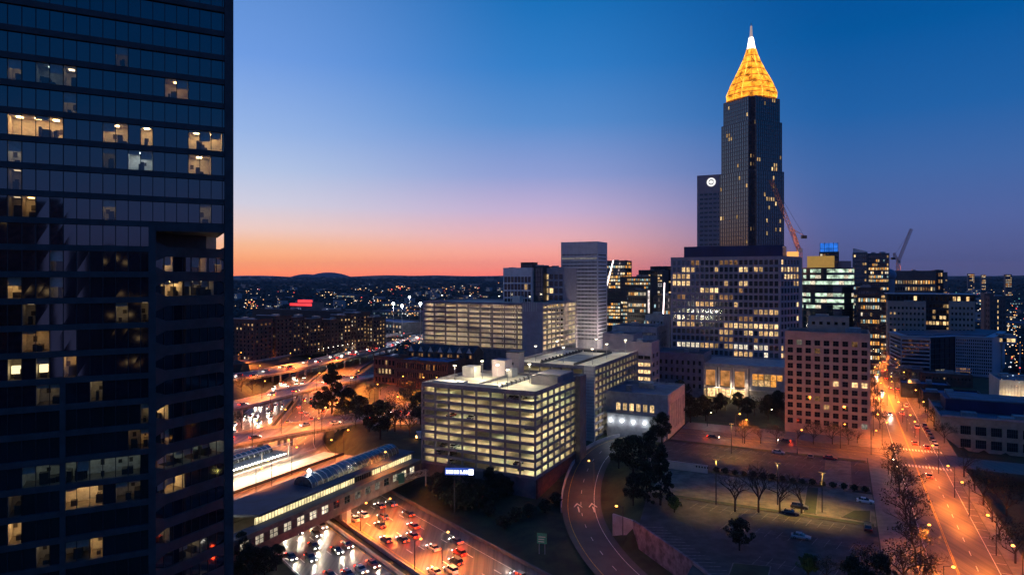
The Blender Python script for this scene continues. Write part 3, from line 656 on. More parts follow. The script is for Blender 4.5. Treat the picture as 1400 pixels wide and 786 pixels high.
# distant glass towers
midlit = dict(pal=(0, 1, 1, 3, 4, 5), glass=g_teal)
bld('glass_tower', 'glass tower edge glowing orange beside the gridded tower', 'tower', 828, 855, 640, 356, 22, front=dict(cols=8, rows=24, ww=.86, wh=.6, lit=.32, seed=12, **midlit), side=dict(cols=4, rows=24, ww=.8, wh=.7, lit=.4, pal=(5, 5, 1), seed=4), wm=dark_w, cap=90)
bld('glass_tower', 'mid-rise block crossed by bands of lit windows left of the dark twin tower', 'tower', 848, 890, 600, 378, 24, front=dict(cols=14, rows=18, ww=.8, wh=.55, lit=.4, seed=7, **midlit), wm=dark_w, cap=95)
bld('glass_tower', 'dark stepped tower with a lit sign band near its roof', 'tower', 873, 906, 690, 369, 26, front=dict(cols=10, rows=24, ww=.8, wh=.55, lit=.22, seed=17, **midlit), wm=dark_w, cap=90)
bld('glass_tower', 'tallest dark tower left of the grid building with red roof lamps', 'tower', 889, 918, 720, 364, 26, front=dict(cols=10, rows=26, ww=.8, wh=.55, lit=.2, seed=19, **midlit), wm=dark_w, cap=90)
bld('glass_tower', 'slim block of lit balconies below the dark towers', 'tower', 858, 884, 520, 396, 18, front=dict(cols=9, rows=12, ww=.8, wh=.55, lit=.4, seed=23, pal=(0, 4, 3, 5)), wm=dark_w, cap=80)
bld('glass_tower', 'low teal block of lit floors beside the grid building', 'tower', 893, 917, 520, 404, 18, front=dict(cols=8, rows=10, ww=.8, wh=.55, lit=.32, seed=29, pal=(0, 4, 5)), wm=dark_w, cap=80)
sg = emit('sign_white', (1, .95, .95), 6); pk = emit('light_line', (1, .78, .78), 5)
def beam_thing(name, label, cat, p, q, w, m, z=None):
    b = MB(); b.beam(p, q, w, w, m); b.build(name, None, label, cat)
beam_thing('light_mast', 'slanting line of white light on the glass tower edge', 'light', PD(829, 634, zat(393, 634)), PD(838.5, 634, zat(356, 634)), .85, pk)
beam_thing('light_mast', 'thin upright line of white light left of the grid building', 'light', PD(906.5, 515, zat(436, 515)), PD(908.5, 515, zat(386.5, 515)), .6, pk)
beam_thing('light_mast', 'short lit glass stair column among the dark towers', 'light', PD(887, 512, zat(428, 512)), PD(887, 512, zat(397, 512)), 1.2, emit('stair_glow', (1, .85, .8), .9, .7, .4))
m = MB()
for k in range(4): m.box(884 - 884 + k * 2.6, 2.1 + k * 2.6, -.3, .3, 0, 2.6, sg)
o = m.build('roof_sign', None, 'small white illegible lit sign high on the dark stepped tower', 'sign'); P = PD(883, 683, zat(392, 683)); o.location = P; o.rotation_euler = (0, 0, -GA)
# tower with the round emblem left of the spire tower
P, wv, rz = place(953, 990, 760); o, wv, zt = bld('emblem_tower', 'grey concrete tower with a round white lit emblem beside the spire tower', 'tower', 953, 990, 760, 238, 30, front=dict(cols=5, rows=30, ww=.82, wh=.42, zb=4, zt=20, rec=.4, glass=g_dark, mx=2.6), wm=stone_p, cap=100)
m = MB(); n = 24; c = (16.2, -.25, zt - 8.5); R0 = 5.0
m.tube((c[0], 0.0, c[2]), (c[0], -.4, c[2]), R0, R0, n, emit('emblem_glow', (1, .98, .95), 1.15)); m.build('emblem', o)
m = MB()
for k in range(18):
    t0, t1 = 2 * math.pi * k / 18, 2 * math.pi * (k + 1) / 18; m.beam((c[0] + 2.6 * math.cos(t0), -.6, c[2] + 2.6 * math.sin(t0)), (c[0] + 2.6 * math.cos(t1), -.6, c[2] + 2.6 * math.sin(t1)), .3, 1.0, metal_g)
m.build('emblem_ring', o)
# ---------------------------------------------------------------- spire tower
SP = empty('spire_tower', 'tallest dark granite tower with a glowing golden pyramid crown and white spire', 'tower', PD(1027, 665, 0), rad(-20 + 45 + 2))
def tier(half, z0, z1, notch, cap, seed, rows, k_extra):
    h = half; c = notch; foot = []
    base = [(-h, -h), (h, -h), (h, h), (-h, h)]
    foot = [(-h + c, -h + c), (-h + c, -h), (h - c, -h), (h - c, -h + c), (h, -h + c), (h, h - c), (h - c, h - c), (h - c, h), (-h + c, h), (-h + c, h - c), (-h, h - c), (-h, -h + c)]
    mb = MB(); wins = []
    for i in range(12):
        p, q = foot[i], foot[(i + 1) % 12]; ln = math.dist(p, q)
        if ln > 10: facade(mb, wins, p, q, z0, z1, dict(wall=bronze, cols=12, rows=rows, ww=.62, wh=.86, zb=0, zt=.6, rec=.25, glass=g_mid if i in (10,) else g_blue, lit=.05, seed=seed + i, pal=(0, 1, 1, 0), mx=.6))
        else: facade(mb, wins, p, q, z0, z1, dict(wall=bronze, cols=2, rows=rows, ww=.5, wh=.8, zb=0, zt=.6, rec=.2, glass=g_blue, lit=.04, seed=seed + i, pal=(0, 1)))
    mb.poly([(x, y, z1) for x, y in foot], bronze); return mb, wins
allw = []; wallp = []
for half, z0, z1, nt_, rows, sd in ((24.2, 0, zat(238, 665), 5.2, 40, 31), (22.8, zat(238, 665), zat(172, 665), 5.0, 12, 52), (21.2, zat(172, 665), zat(140, 665), 4.6, 6, 73)):
    mb, wn = tier(half, z0, z1, nt_, 0, sd, rows, 0); mb.build('shaft', SP); allw += wn
allw.sort(key=lambda w: (not w[0], w[1]))
for w_ in allw[:99]: w_[2].build('window', SP)
R_ = MB()
for w_ in allw[99:]:
    b = len(R_.v); R_.v += w_[2].v
    for f, m in zip(w_[2].f, w_[2].m): R_.f.append(tuple(b + k for k in f)); R_.m.append(R_.mi(w_[2].mats[m]))
R_.build('window', SP, kind='stuff')
zc0 = zat(140, 665); zsc = 665 / F
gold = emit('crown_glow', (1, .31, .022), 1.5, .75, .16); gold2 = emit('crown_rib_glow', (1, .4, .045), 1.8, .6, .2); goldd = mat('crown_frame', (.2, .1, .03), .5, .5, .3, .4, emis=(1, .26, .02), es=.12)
prof = [(140, 35.5), (133, 36.5), (127, 34), (118, 30), (108, 24.5), (98, 19), (88, 14), (78, 9.5), (68, 6.2)]
def ringp(r, z): # octagonal ring with long faces
    a = r * 1.0; b = r * .42; return [(-b, -a, z), (b, -a, z), (a, -b, z), (a, b, z), (b, a, z), (-b, a, z), (-a, b, z), (-a, -b, z)]
rings = [ringp(h * zsc * .87, zat(y, 665)) for y, h in prof]
cr = MB(); rb = MB(); fr = MB()
for A, B in zip(rings[:-1], rings[1:]):
    for i in range(8):
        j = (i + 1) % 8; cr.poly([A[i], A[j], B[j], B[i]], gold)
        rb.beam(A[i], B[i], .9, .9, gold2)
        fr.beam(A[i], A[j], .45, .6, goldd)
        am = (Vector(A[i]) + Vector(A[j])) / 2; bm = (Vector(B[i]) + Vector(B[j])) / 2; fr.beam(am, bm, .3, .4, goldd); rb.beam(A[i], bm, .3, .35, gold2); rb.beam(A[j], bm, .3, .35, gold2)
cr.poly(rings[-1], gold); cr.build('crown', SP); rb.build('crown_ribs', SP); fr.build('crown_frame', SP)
wt = emit('spire_glow', (1, .88, .75), 4); sp = MB(); sp.tube((0, 0, zat(68, 665)), (0, 0, zat(52, 665)), 4.2, 2.2, 8, wt); sp.build('spire_base', SP)
sp = MB(); sp.tube((0, 0, zat(52, 665)), (0, 0, zat(36, 665)), 1.6, .9, 8, mat('spire_metal', (.6, .55, .5), .5, .3, .1, 1, emis=(1, .7, .5), es=.35)); sp.tube((0, 0, zat(36, 665)), (0, 0, zat(31, 665)), .4, .2, 6, metal_g); sp.build('spire', SP)
# ---------------------------------------------------------------- right-hand skyline
P = PD(1131, 460, 0); GT = empty('glass_drum_building', 'rounded green glass office with brightly lit floors and a yellow roof box', 'building', P, -GA)
m = MB(); zt = zat(366, 460); Rg = 16.6
seg = 28; cv = lambda t, r=Rg: (r * math.cos(t), r * .8 * math.sin(t))
ring = [cv(2 * math.pi * k / seg) for k in range(seg)]
m.prism(ring, 0, zt, g_teal, roof_d); m.build('glass_wall', GT)
fl = MB()
for k in range(16):
    z = zt - 1 - k * 4.1
    rr = [cv(2 * math.pi * q / seg, Rg + .25) for q in range(seg)]; fl.prism(rr, z, z + .5, dark_w)
fl.build('floor_bands', GT)
fw_ = emit('floor_white', (.75, 1, .75), .75, .95, .28)
for k, (on) in enumerate((1, 1, 1, 0, 1, 1, 1, 0, 0, 0)):
    if not on: continue
    z1_ = zt - 1 - k * 4.1 - .1; z0_ = z1_ - 2.3 ; w2 = MB()
    for q in range(seg):
        t0, t1 = 2 * math.pi * q / seg, 2 * math.pi * (q + 1) / seg
        if not (math.sin((t0 + t1) / 2) < .1 and random.Random(q * 7 + k // 2).random() < .75):
            if w2.f: w2.build('lit_floor', GT); w2 = MB()
        else: a_, b_ = cv(t0, Rg + .12), cv(t1, Rg + .12); w2.poly([(*a_, z0_), (*b_, z0_), (*b_, z1_), (*a_, z1_)], fw_ if (q + k) % 5 else LIT[3])
    if w2.f: w2.build('lit_floor', GT)
m = MB(); m.box(-21.5, -18.6, -4, 6, 0, zat(367, 460), conc_l); m.build('service_tower', GT)
m = MB(); m.box(-12.5, 4.5, -8, 6, zt + .02, zt + 8, mat('yellow_panel_glow', (.62, .42, .1), .7, 0, .1, .3, emis=(1, .55, .1), es=.28)); m.build('roof_box', GT)  # panels are given a glow of their own to brighten the box
m = MB(); m.prism([cv(2 * math.pi * k / seg, 9) if 0 else (7 + 8 * math.cos(2 * math.pi * k / seg), 8 * math.sin(2 * math.pi * k / seg)) for k in range(seg)], zt + .02, zt + 4.5, g_mid); m.build('roof_drum', GT)
bl = emit('blue_lantern', (.03, .2, .85), .8, .4, .2)
o, wv, zt = bld('blue_lantern_tower', 'distant tower whose glass top glows blue above the green glass office', 'tower', 1120, 1147, 640, 344, 18, wm=dark_w, front=dict(cols=6, rows=20, ww=.7, wh=.6, lit=.1), cap=60, units=0)
m = MB(); m.box(.8, wv - .8, .5, 16, zt - .5, zt + 8.5, bl)
for k in range(5): m.box(.6 + (wv - 1.6) * k / 4, .95 + (wv - 1.6) * k / 4, .2, .5, zt - .5, zt + 9, dark_w)
m.box(.5, wv - .5, .2, .55, zt + 3, zt + 3.4, dark_w); m.build('blue_lantern', o)
rp = dict(pal=(0, 1, 1, 3, 5, 4), glass=g_mid)
o, wv, zt = bld('residential_tower', 'high residential tower with a slanted roof edge and orange lit floors', 'tower', 1166, 1186, 520, 345, 22, front=dict(cols=6, rows=26, ww=.75, wh=.6, lit=.25, seed=5, **rp), wm=conc_d, cap=80)
m = MB(); P3 = [(0, .2), (wv, .2), (wv, 6), (0, 6)]; m.poly([(0, 0, zt), (wv, 0, zt), (wv, 0, zt + .6), (0, 0, zt + 3.6)], white_w); m.poly([(0, 0, zt), (0, 0, zt + 3.6), (0, 1, zt + 3.6), (0, 1, zt)], white_w); m.poly([(0, 1, zt), (0, 1, zt + 3.6), (wv, 1, zt + .6), (wv, 1, zt)], white_w); m.poly([(0, 0, zt + 3.6), (wv, 0, zt + .6), (wv, 1, zt + .6), (0, 1, zt + 3.6)], white_w); m.build('slanted_parapet', o)
bld('residential_tower', 'residential tower with a bright orange lit upper floor beside the slanted one', 'tower', 1186.3, 1216, 520, 346, 22, front=dict(cols=11, rows=26, ww=.75, wh=.6, lit=.3, lits={(3, c): (0, 5)[c % 2] for c in range(11)}, seed=15, **rp), wm=conc_d, cap=95)
bld('residential_tower', 'lower lit block standing in front of the twin residential towers', 'tower', 1172, 1204, 430, 393, 16, front=dict(cols=9, rows=12, ww=.7, wh=.5, lit=.3, seed=25, **rp), wm=dark_w, cap=80)
bld('brown_building', 'brown stone mid-rise with a row of lit windows under its flat roof', 'building', 1216, 1280, 560, 370, 26, front=dict(cols=18, rows=11, ww=.6, wh=.5, zt=7, lit=.3, lits={(0, c): (0, 5)[c % 2] for c in range(10, 18)}, seed=14, pal=(2, 2, 1, 0, 6)), lside=dict(cols=6, rows=11, ww=.5, wh=.5, lit=.1), wm=brown, cap=100)
bld('dark_block', 'dark flat-topped block at the right end of the brown mid-rise', 'building', 1278, 1290, 575, 369, 24, front=dict(cols=3, rows=12, ww=.6, wh=.5, lit=.12), wm=dark_w, cap=36)
dm = empty('domed_turret', 'pale round turret with a low dome left of the brown mid-rise', 'turret', PD(1214.5, 548, 0)); m = MB(); m.tube((0, 0, 0), (0, 0, zat(376, 548)), 4.6, 4.6, 14, stone_p); m.build('turret_wall', dm)
m = MB(); m.ball((0, 0, zat(376, 548)), 6.2, mat('dome_lead', (.22, .24, .32), .6, 0, .2, .4), 16, 8, .85); m.build('dome', dm)
# peach apartment blocks
pc = mat('peach_render', (.38, .3, .25), .85, 0, .12, .3)
LBp = {(0, 2): 1, (1, 3): 1, (2, 3): 5, (7, 3): 1}
bld('apartment_block', 'cream apartment block on the left of the dark glazed middle', 'building', 1214, 1266, 470, 412, 24, front=dict(cols=9, rows=11, ww=.5, wh=.45, zt=3, lit=.07, pal=(0, 1, 2), seed=3), lside=dict(cols=5, rows=11, ww=.45, wh=.45), wm=pc, cap=99)
bld('apartment_block', 'dark glazed middle section between two cream apartment blocks', 'building', 1264, 1300, 476, 405, 24, front=dict(cols=7, rows=12, ww=.8, wh=.6, zt=1, lit=.12, pal=(0, 1, 2), seed=9), wm=dark_w, cap=84)
bld('apartment_block', 'cream apartment block on the right of the dark glazed middle', 'building', 1298, 1333, 466, 412, 24, front=dict(cols=6, rows=11, ww=.5, wh=.45, zt=3, lit=.1, pal=(0, 1, 2), seed=6), wm=pc, cap=66)
o, wv, zt = bld('roof_storey', 'long dark set-back top storey with a thin pale roof edge', 'building', 1213, 1334, 468, 403, 22, front=dict(cols=20, rows=1, ww=.7, wh=.7, zt=.8, lit=.12, pal=(0, 1), rec=.4), wm=dark_w, z0=zat(412, 468) - .6, units=3, cap=20)
m = MB(); m.box(-1, wv + 1, -1.2, 22, zt, zt + .45, white_w); m.build('roof_edge', o)
# curved striped office
CO = empty('striped_office', 'blue-white office with a bent front of horizontal and vertical stripes', 'building', (0, 0, 0))
pts = [PD(1216, 470), PD(1232, 437), PD(1272, 428), PD(1306, 436), PD(1357, 424), PD(1374, 470), PD(1330, 492)]; foot = [(p.x, p.y) for p in pts]
zt = zat(461, 430); blw = mat('blue_white_panel', (.33, .38, .46), .6, 0, .1, .3); pw = dict(wall=blw)
solid(CO, foot, 0, zt, {0: dict(cols=1, rows=9, ww=.95, wh=.5, zt=1.5, zb=1, glass=g_blue, **pw), 1: dict(cols=1, rows=9, ww=.98, wh=.62, zt=1.5, zb=1, glass=g_blue, mx=.2, **pw), 2: dict(cols=5, rows=7, ww=.95, wh=.92, zt=.8, zb=1, mx=.1, glass=g_blue, wall=dark_w, lits={(6, 1): 6, (6, 2): 6}), 3: dict(cols=17, rows=11, ww=.62, wh=.62, zt=1.2, zb=1, glass=g_blue, mx=.3, rec=.6, lits={(r, c): 2 for r in (9, 10) for c in range(7)}, fins=17, finw=.3, finm=blw, **pw), 4: pw, 5: pw, 6: pw}, blw, roof_b, 100, 4, 4)
m = MB(); m.prism(inset(foot, -.8), zt + .01, zt + .5, blw); m.prism(inset(foot, 4), zt + .5, zt + 1.2, roof_b); m.build('roof_edge', CO)
o, wv, zt2 = bld('roof_pavilion', 'flat canopy with a strip of yellow lit glass right of the striped office', 'building', 1340, 1390, 445, 459, 20, wm=blw, front=dict(cols=8, rows=1, ww=.95, wh=.55, zb=0, zt=1, lits={(0, c): 0 for c in (2, 3, 4, 6, 7)}), z0=zat(470, 445), units=1)
for x in (1, 12, 22): m = MB(); m.box(x, x + .8, 1, 1.8, 0, zat(470, 445), conc); m.build('support', o)
bld('apartment_slab', 'beige slab with one column of lit stair windows at the right', 'building', 1353, 1376, 560, 405, 18, front=dict(cols=5, rows=10, ww=.32, wh=.5, zt=2, lits={(r, 2): 0 for r in range(10)}), lside=dict(cols=2, rows=10, ww=.4, wh=.5), wm=brown, cap=50)
bld('apartment_slab', 'darker beige slab set behind the one with lit stair windows', 'building', 1346, 1360, 600, 401, 18, front=dict(cols=4, rows=10, ww=.4, wh=.5, zt=2, lit=.05), wm=brown, cap=40)
# school at right with tall lit windows
P, wv, rz = place(1277, 1470, 243); P = ab(36.2, 318); 
SC = empty('school_building', 'long low masonry school with a flat roof and tall white-framed windows', 'building', P, -GA); wv = 78
solid(SC, [(0, 0), (wv, 0), (wv, 40), (0, 40)], -6, 8.2, {0: dict(cols=13, rows=2, ww=.7, wh=.66, zb=1.5, zt=2.2, rec=.3, glass=g_mid, mull=4, hm=.55, lits={(1, c): 6 for c in range(5, 13)} | {(0, 9): 6}, mx=6), 3: dict(cols=7, rows=2, ww=.5, wh=.6, zt=1.5, zb=6)}, mat('school_wall', (.3, .26, .19), .85, 0, .2, .4), roof_b, 40, 9, 6)
m = MB(); m.box(.5, wv - .5, -.5, -.02, 8.25, 8.9, conc); m.box(-.3, 0, 0, 40, 8.25, 8.8, conc); m.build('cornice', SC)
m = MB(); m.box(4, 44, 20, 36, 7.4, 12.4, navy); m.box(6, 40, 19.4, 37, 12.4, 12.9, roof_b); m.build('roof_hall', SC)
blu = mat('blue_roof', (.04, .12, .26), .7, 0, .3, .2)
for nm, lb, pL, pR, D, yt, dp, wm_, rmm, kw in (
    ('low_building', 'low building with a bright blue flat roof behind the school', 1232, 1300, 345, 527, 14, dark_w, blu, {}),
    ('low_building', 'long dark shed with a pale blue roof ridge above the school', 1262, 1345, 318, 541, 16, dark_w, blu, {}),
    ('low_building', 'red-brown row with small windows in front of the striped office', 1258, 1330, 385, 513, 14, brick_b, roof_b, dict(front=dict(cols=14, rows=1, ww=.4, wh=.4, zb=3, zt=1.5, lit=.1))),
    ('low_building', 'dark shed at the right edge behind the school roof', 1345, 1410, 318, 549, 14, dark_w, blu, {}),
    ('low_building', 'grey row house block near the avenue corner', 1215, 1262, 400, 505, 14, conc_d, roof_b, dict(front=dict(cols=9, rows=2, ww=.4, wh=.4, lit=.1)))):
    bld(nm, lb, 'building', pL, pR, D, yt, dp, wm=wm_, rm=rmm, units=3, **kw)
o, wv, zt = bld('low_building', 'pale lit side wall of a hall at the far right edge', 'building', 1366, 1440, 330, 523, 26, wm=conc_l, rm=roof_b, front=dict(cols=16, rows=1, ww=.3, wh=.8, zb=2, zt=1.5, glass=conc), units=4)
for x in (4, 12, 20): light_pt((x, -3.5, zt - 9), 1800, (1, .75, .4), .3, parent=o)
# ---------------------------------------------------------------- left side
def brickblock(lbl, pL, pR, D, yt, dp, seed, cols, rows, lit=.22, extra={}, wm=brick_b): 
    fr_ = dict(cols=cols, rows=rows, ww=.38, wh=.5, zt=2.5, zb=1, rec=.35, lit=lit, seed=seed, pal=(0, 1, 1, 2, 3), lits=extra, mull=1)
    o, w_, z_ = bld('brick_apartments', lbl, 'building', pL, pR, D, yt, dp, front=fr_, side=dict(cols=4, rows=rows, ww=.4, wh=.5, zt=2.5, zb=1, lit=lit, seed=seed + 1, pal=(1, 2)), wm=wm, cap=60, units=2, ang=GA)
    m = MB(); m.box(-.7, w_ + .7, -.7, 2, z_ - .01 + .02, z_ + .5, stone_g); m.build('cornice', o)
brickblock('brick apartment wing cut by the left tower', 316, 348, 500, 437, 18, 1, 6, 9, .14)
brickblock('brick apartment block with two columns of lit stair windows', 352, 377, 520, 432, 18, 2, 6, 10, .05, {(r, 2): 0 for r in range(9)} | {(r, 4): 1 for r in range(8)})
brickblock('brick apartment block with warm balcony lights left of the gap', 379, 400, 535, 434, 18, 3, 5, 10, .2)
brickblock('brick apartment block beside the dark gap in the row', 403, 423, 545, 436, 18, 4, 5, 9, .22)
brickblock('plainer brick apartment block right of the dark gap', 432, 452, 555, 437, 18, 5, 5, 8, .12)
brickblock('brick apartment block with scattered lights right of centre', 453, 470, 565, 431, 18, 6, 4, 9, .3)
brickblock('brick apartment block with a lit roof edge', 471, 488, 570, 428, 18, 7, 4, 9, .3)
brickblock('last brick apartment block at the right of the row', 489, 510, 580, 434, 18, 8, 5, 8, .36)
bld('rear_building', 'dark rear range of the brick apartment row', 'building', 345, 490, 610, 426, 18, wm=dark_w, rm=roof_b, units=6)
redg = emit('red_glow', (1, .05, .06), 1.4, .3, .05)
o, wv, zt = bld('red_lit_building', 'low building with a curved roof band glowing red beyond the brick apartments', 'building', 397, 426, 900, 414, 24, front=dict(cols=6, rows=2, ww=.85, wh=.3, zt=6, lits={(0, c): 0 for c in range(6)}), wm=conc_d, cap=12)
m = MB(); m.box(-.5, wv + .5, -.8, -.1, zt - 4.5, zt - 1, redg); m.prism([(wv * .3, 2), (wv * .9, 2), (wv * .8, 10), (wv * .4, 10)], zt, zt + 3.5, redg); m.build('red_band', o)
bld('brick_school', 'small red-brick hall with a few bright windows beyond the motorway', 'building', 511, 541, 395, 488, 14, front=dict(cols=6, rows=3, ww=.55, wh=.55, lits={(1, c): 0 for c in range(1, 5)} | {(0, 3): 1}, mull=1), wm=brick, cap=18)
bld('brick_block', 'long red-brick block with a blue roof left of the bright garage', 'building', 541, 612, 372, 495, 20, front=dict(cols=22, rows=3, ww=.5, wh=.6, lit=.08, pal=(2, 5), mull=1), wm=brick, rm=blu, cap=66)
# gabled terrace
for i, (px0, px1) in enumerate([(556 + k * 13.2, 568.4 + k * 13.2) for k in range(7)]):
    P, wv, rz = place(px0, px1, 402 - i * 2.2); o = empty('gabled_house', ('leftmost', 'second', 'third', 'middle', 'fifth', 'sixth', 'last')[i] + ' dark gabled house from the left in the terrace before the finned garage', 'house', (P.x, P.y, 0), rz, 'dark gabled terrace houses')
    z = zat(480, 402); m = MB(); m.box(0, wv, 0, 12, 0, z, brick_b); m.build('wall', o); m = MB()
    m.poly([(0, 0, z), (wv, 0, z), (wv, 6, z + 4), (0, 6, z + 4)], roof_d); m.poly([(0, 12, z), (0, 6, z + 4), (wv, 6, z + 4), (wv, 12, z)], roof_d); m.poly([(0, 0, z), (0, 6, z + 4), (0, 12, z)], brick_b); m.poly([(wv, 0, z), (wv, 12, z), (wv, 6, z + 4)], brick_b); m.build('roof', o)
    m = MB(); c = wv / 2; m.poly([(c - 1.7, -.1, z), (c + 1.7, -.1, z), (c, -.1, z + 3.2)], conc_l); m.poly([(c - 1.7, -.1, z), (c, -.1, z + 3.2), (c, 4.8, z + 3.2)], roof_d); m.poly([(c + 1.7, -.1, z), (c, 4.8, z + 3.2), (c, -.1, z + 3.2)], roof_d); m.build('gable', o)
    for j in range(2): m = MB(); m.box(c - 1.6 + j * 2, c - .5 + j * 2, -.12, -.02, z - 3, z - 1.2, LIT[2] if (i + j) % 3 else g_dark); m.build('window', o)
# ---------------------------------------------------------------- left foreground tower
AL = math.atan2(.469, .883); E3 = Vector((math.cos(AL), math.sin(AL), 0)); S0 = PD(0, 92) - E3 * 9
TW = empty('glass_office_tower', 'huge dark glass office tower with banded floors filling the left edge', 'tower', (S0.x, S0.y, 0), AL)
tcon = mat('tower_concrete', (.06, .06, .064), .75, 0, .25, .5)
X = lambda px: solve(S0, E3, px)
xa, xm, xk, xe = X(203), X(213), X(307), X(319); xt = X(85.5)
TOP = 114; ZL = 73.4; FH = 3.85; Z0 = 100.4
Qw0 = S0 + E3 * (xm - .2) + Vector((-math.sin(AL), math.cos(AL), 0)) * .35; L1 = solve(Qw0, U, 311.5); th = math.atan2(U.y, U.x) - AL; dq = Vector((math.cos(th), math.sin(th))); nq = Vector((dq.y, -dq.x)); Qp = Vector((xm - .2, .35))
def fac(s, o, z): p = Qp + dq * s + nq * o; return (p.x, p.y, z)
b = MB(); b.prism([(0, 4.2), (xe - .2, 4.2), (xe - .2, 34), (0, 34)], ZL + .2, TOP, tcon, roof_d); b.prism([(0, 4.2), (xm - 3.4, 4.2), (Qp.x + dq.x * L1 - 3.2, Qp.y + dq.y * L1 + 3.2), (xe - 1.2, 20), (xe - 1.2, 34), (0, 34)], 0, ZL + .1, tcon); b.build('wall', TW)
c = MB(); c.box(xk, xe, -.25, 1.4, 0, TOP, tcon); c.build('column', TW)
c = MB(); c.box(xa, xm, -.2, 1.2, 0, ZL - .6, tcon); c.build('column', TW)
c = MB(); c.box(xt - .35, xt + .35, -.15, .8, 0, 50, tcon); c.build('column', TW)
mod = 1.632; nmod = int(xk / mod) + 1
rooms = [] # (px0, px1, y, kind)
RM = [(0, 20, 92, 'dim'), (40, 78, 97, 'cool'), (88, 113, 100, 'dim'), (232, 257, 116, 'warmdim'), (85, 96, 146, 'dim'), (0, 78, 170, 'bright'), (134, 167, 178, 'warm'), (184, 200, 180, 'warm'), (265, 306, 190, 'warm'),
      (0, 23, 207, 'white'), (134, 150, 218, 'cool'), (167, 215, 220, 'blue'), (250, 282, 228, 'warm'), (268, 284, 297, 'dim'), (8, 27, 394, 'warm'), (65, 80, 395, 'dim'), (30, 66, 470, 'warmdim'), (12, 33, 505, 'lamp'), (45, 67, 510, 'lamp'),
      (48, 80, 547, 'dim'), (20, 82, 661, 'cool'), (95, 200, 650, 'cool'), (95, 140, 690, 'warm'), (155, 190, 682, 'dim'), (12, 30, 733, 'warm'), (95, 115, 762, 'dim'), (120, 142, 757, 'warm'), (50, 68, 770, 'dim'), (186, 200, 572, 'dim'), (188, 200, 601, 'warmdim'), (134, 166, 225, 'dim')]
RB = [(222, 236, 366, 'warm'), (262, 282, 357, 'warmdim'), (292, 303, 359, 'warmdim'), (220, 250, 400, 'warm'), (252, 292, 397, 'dim'), (212, 230, 565, 'warm'), (220, 231, 606, 'warm'), (215, 306, 625, 'cool'), (214, 252, 670, 'warm'), (216, 232, 742, 'dim'), (245, 275, 735, 'dim'), (209, 214, 330, 'warm')]
clear = bpy.data.materials.new('clear_pane'); clear.use_nodes = True; t = clear.node_tree; t.nodes.clear(); tr = N(t, 'ShaderNodeBsdfTransparent'); tr.inputs[0].default_value = (.8, .85, .85, 1); gl_ = N(t, 'ShaderNodeBsdfGlossy'); gl_.inputs['Roughness'].default_value = .05; mx_ = N(t, 'ShaderNodeMixShader'); mx_.inputs[0].default_value = .12; L(t, tr.outputs[0], mx_.inputs[1]); L(t, gl_.outputs[0], mx_.inputs[2]); oo = N(t, 'ShaderNodeOutputMaterial'); L(t, mx_.outputs[0], oo.inputs[0])
rk = {'glim': ((1, .7, .4), 1.3), 'bright': ((1, .55, .2), 40), 'warm': ((1, .6, .25), 30), 'warmdim': ((1, .55, .2), 12), 'dim': ((1, .75, .45), 4), 'cool': ((.7, .85, .8), 3), 'white': ((1, .9, .75), 9), 'blue': ((.7, .85, 1), 30), 'lamp': ((1, .75, .4), 8)}
rmat = {k: emit('room_light_' + k, c, s) for k, (c, s) in rk.items()}
rw = mat('room_wall', (.55, .5, .42), .9, 0, .2, 1.5); rfl = mat('room_floor', (.16, .13, .1), .9, 0, .3, 1); furn = mat('furniture', (.05, .04, .035), .8, 0, .3, 2); blindm = mat('blind', (.5, .45, .38), .8, 0, .15, 2)
def room(mb, s0, s1, za, zb, fn, kind, seed):
    R_ = random.Random(seed); dp = 3.6
    B = lambda x0, x1, d0, d1, z0, z1, m: mb_box(mb, fn, x0, x1, d0, d1, z0, z1, m)
    q = lambda pts, m: mb.poly([fn(*p) for p in pts], m)
    q([(s0, -dp, za), (s1, -dp, za), (s1, -dp, zb), (s0, -dp, zb)], rw); q([(s0, 0, za), (s1, 0, za), (s1, -dp, za), (s0, -dp, za)], rfl); q([(s0, -dp, zb), (s1, -dp, zb), (s1, 0, zb), (s0, 0, zb)], rw)
    q([(s0, 0, za), (s0, -dp, za), (s0, -dp, zb), (s0, 0, zb)], rw); q([(s1, -dp, za), (s1, 0, za), (s1, 0, zb), (s1, -dp, zb)], rw)
    m = rmat[kind]; w = s1 - s0
    if kind == 'lamp':
        c = (s0 + s1) / 2; B(c - .5, c + .5, -1.4, -.6, za + .8, za + 1.9, emit('shade_glow', (1, .75, .4), 2.2)); 
    else:
        n = max(1, int(w / 1.7))
        for i in range(n): c = s0 + w * (i + .5) / n; B(c - .35, c + .35, -2.4, -1.5, zb - .08, zb - .03, m)
    for i in range(max(1, int(w / 1.2))):
        c = R_.uniform(s0 + .3, s1 - .7); B(c, c + R_.uniform(.3, 1.1), -R_.uniform(1.5, 3.2), -R_.uniform(.5, 1.3), za, za + R_.uniform(.5, 1.7), furn)
    for j in range(max(1, int(w / 1.6))):
        if R_.random() < .55:
            c = s0 + j * 1.6 + .05; hh = R_.uniform(.2, 1.6); c2 = min(c + 1.5, s1); q([(c, -.15, zb - hh), (c2, -.15, zb - hh), (c2, -.15, zb), (c, -.15, zb)], blindm)
    for j in range(max(1, int(w / 2))): c = R_.uniform(s0, s1 - .6); B(c, c + .5, -3.58, -3.5, za + 1.2, za + R_.uniform(1.7, 2.1), furn)
    if 0: c = R_.uniform(s0, s1 - 1.2); hh = R_.uniform(.3, 1.0); q([(c, -.12, zb - hh), (c + 1.1, -.12, zb - hh), (c + 1.1, -.12, zb), (c, -.12, zb)], blindm)
    q([(s0, 0, za), (s1, 0, za), (s1, 0, zb), (s0, 0, zb)], clear)
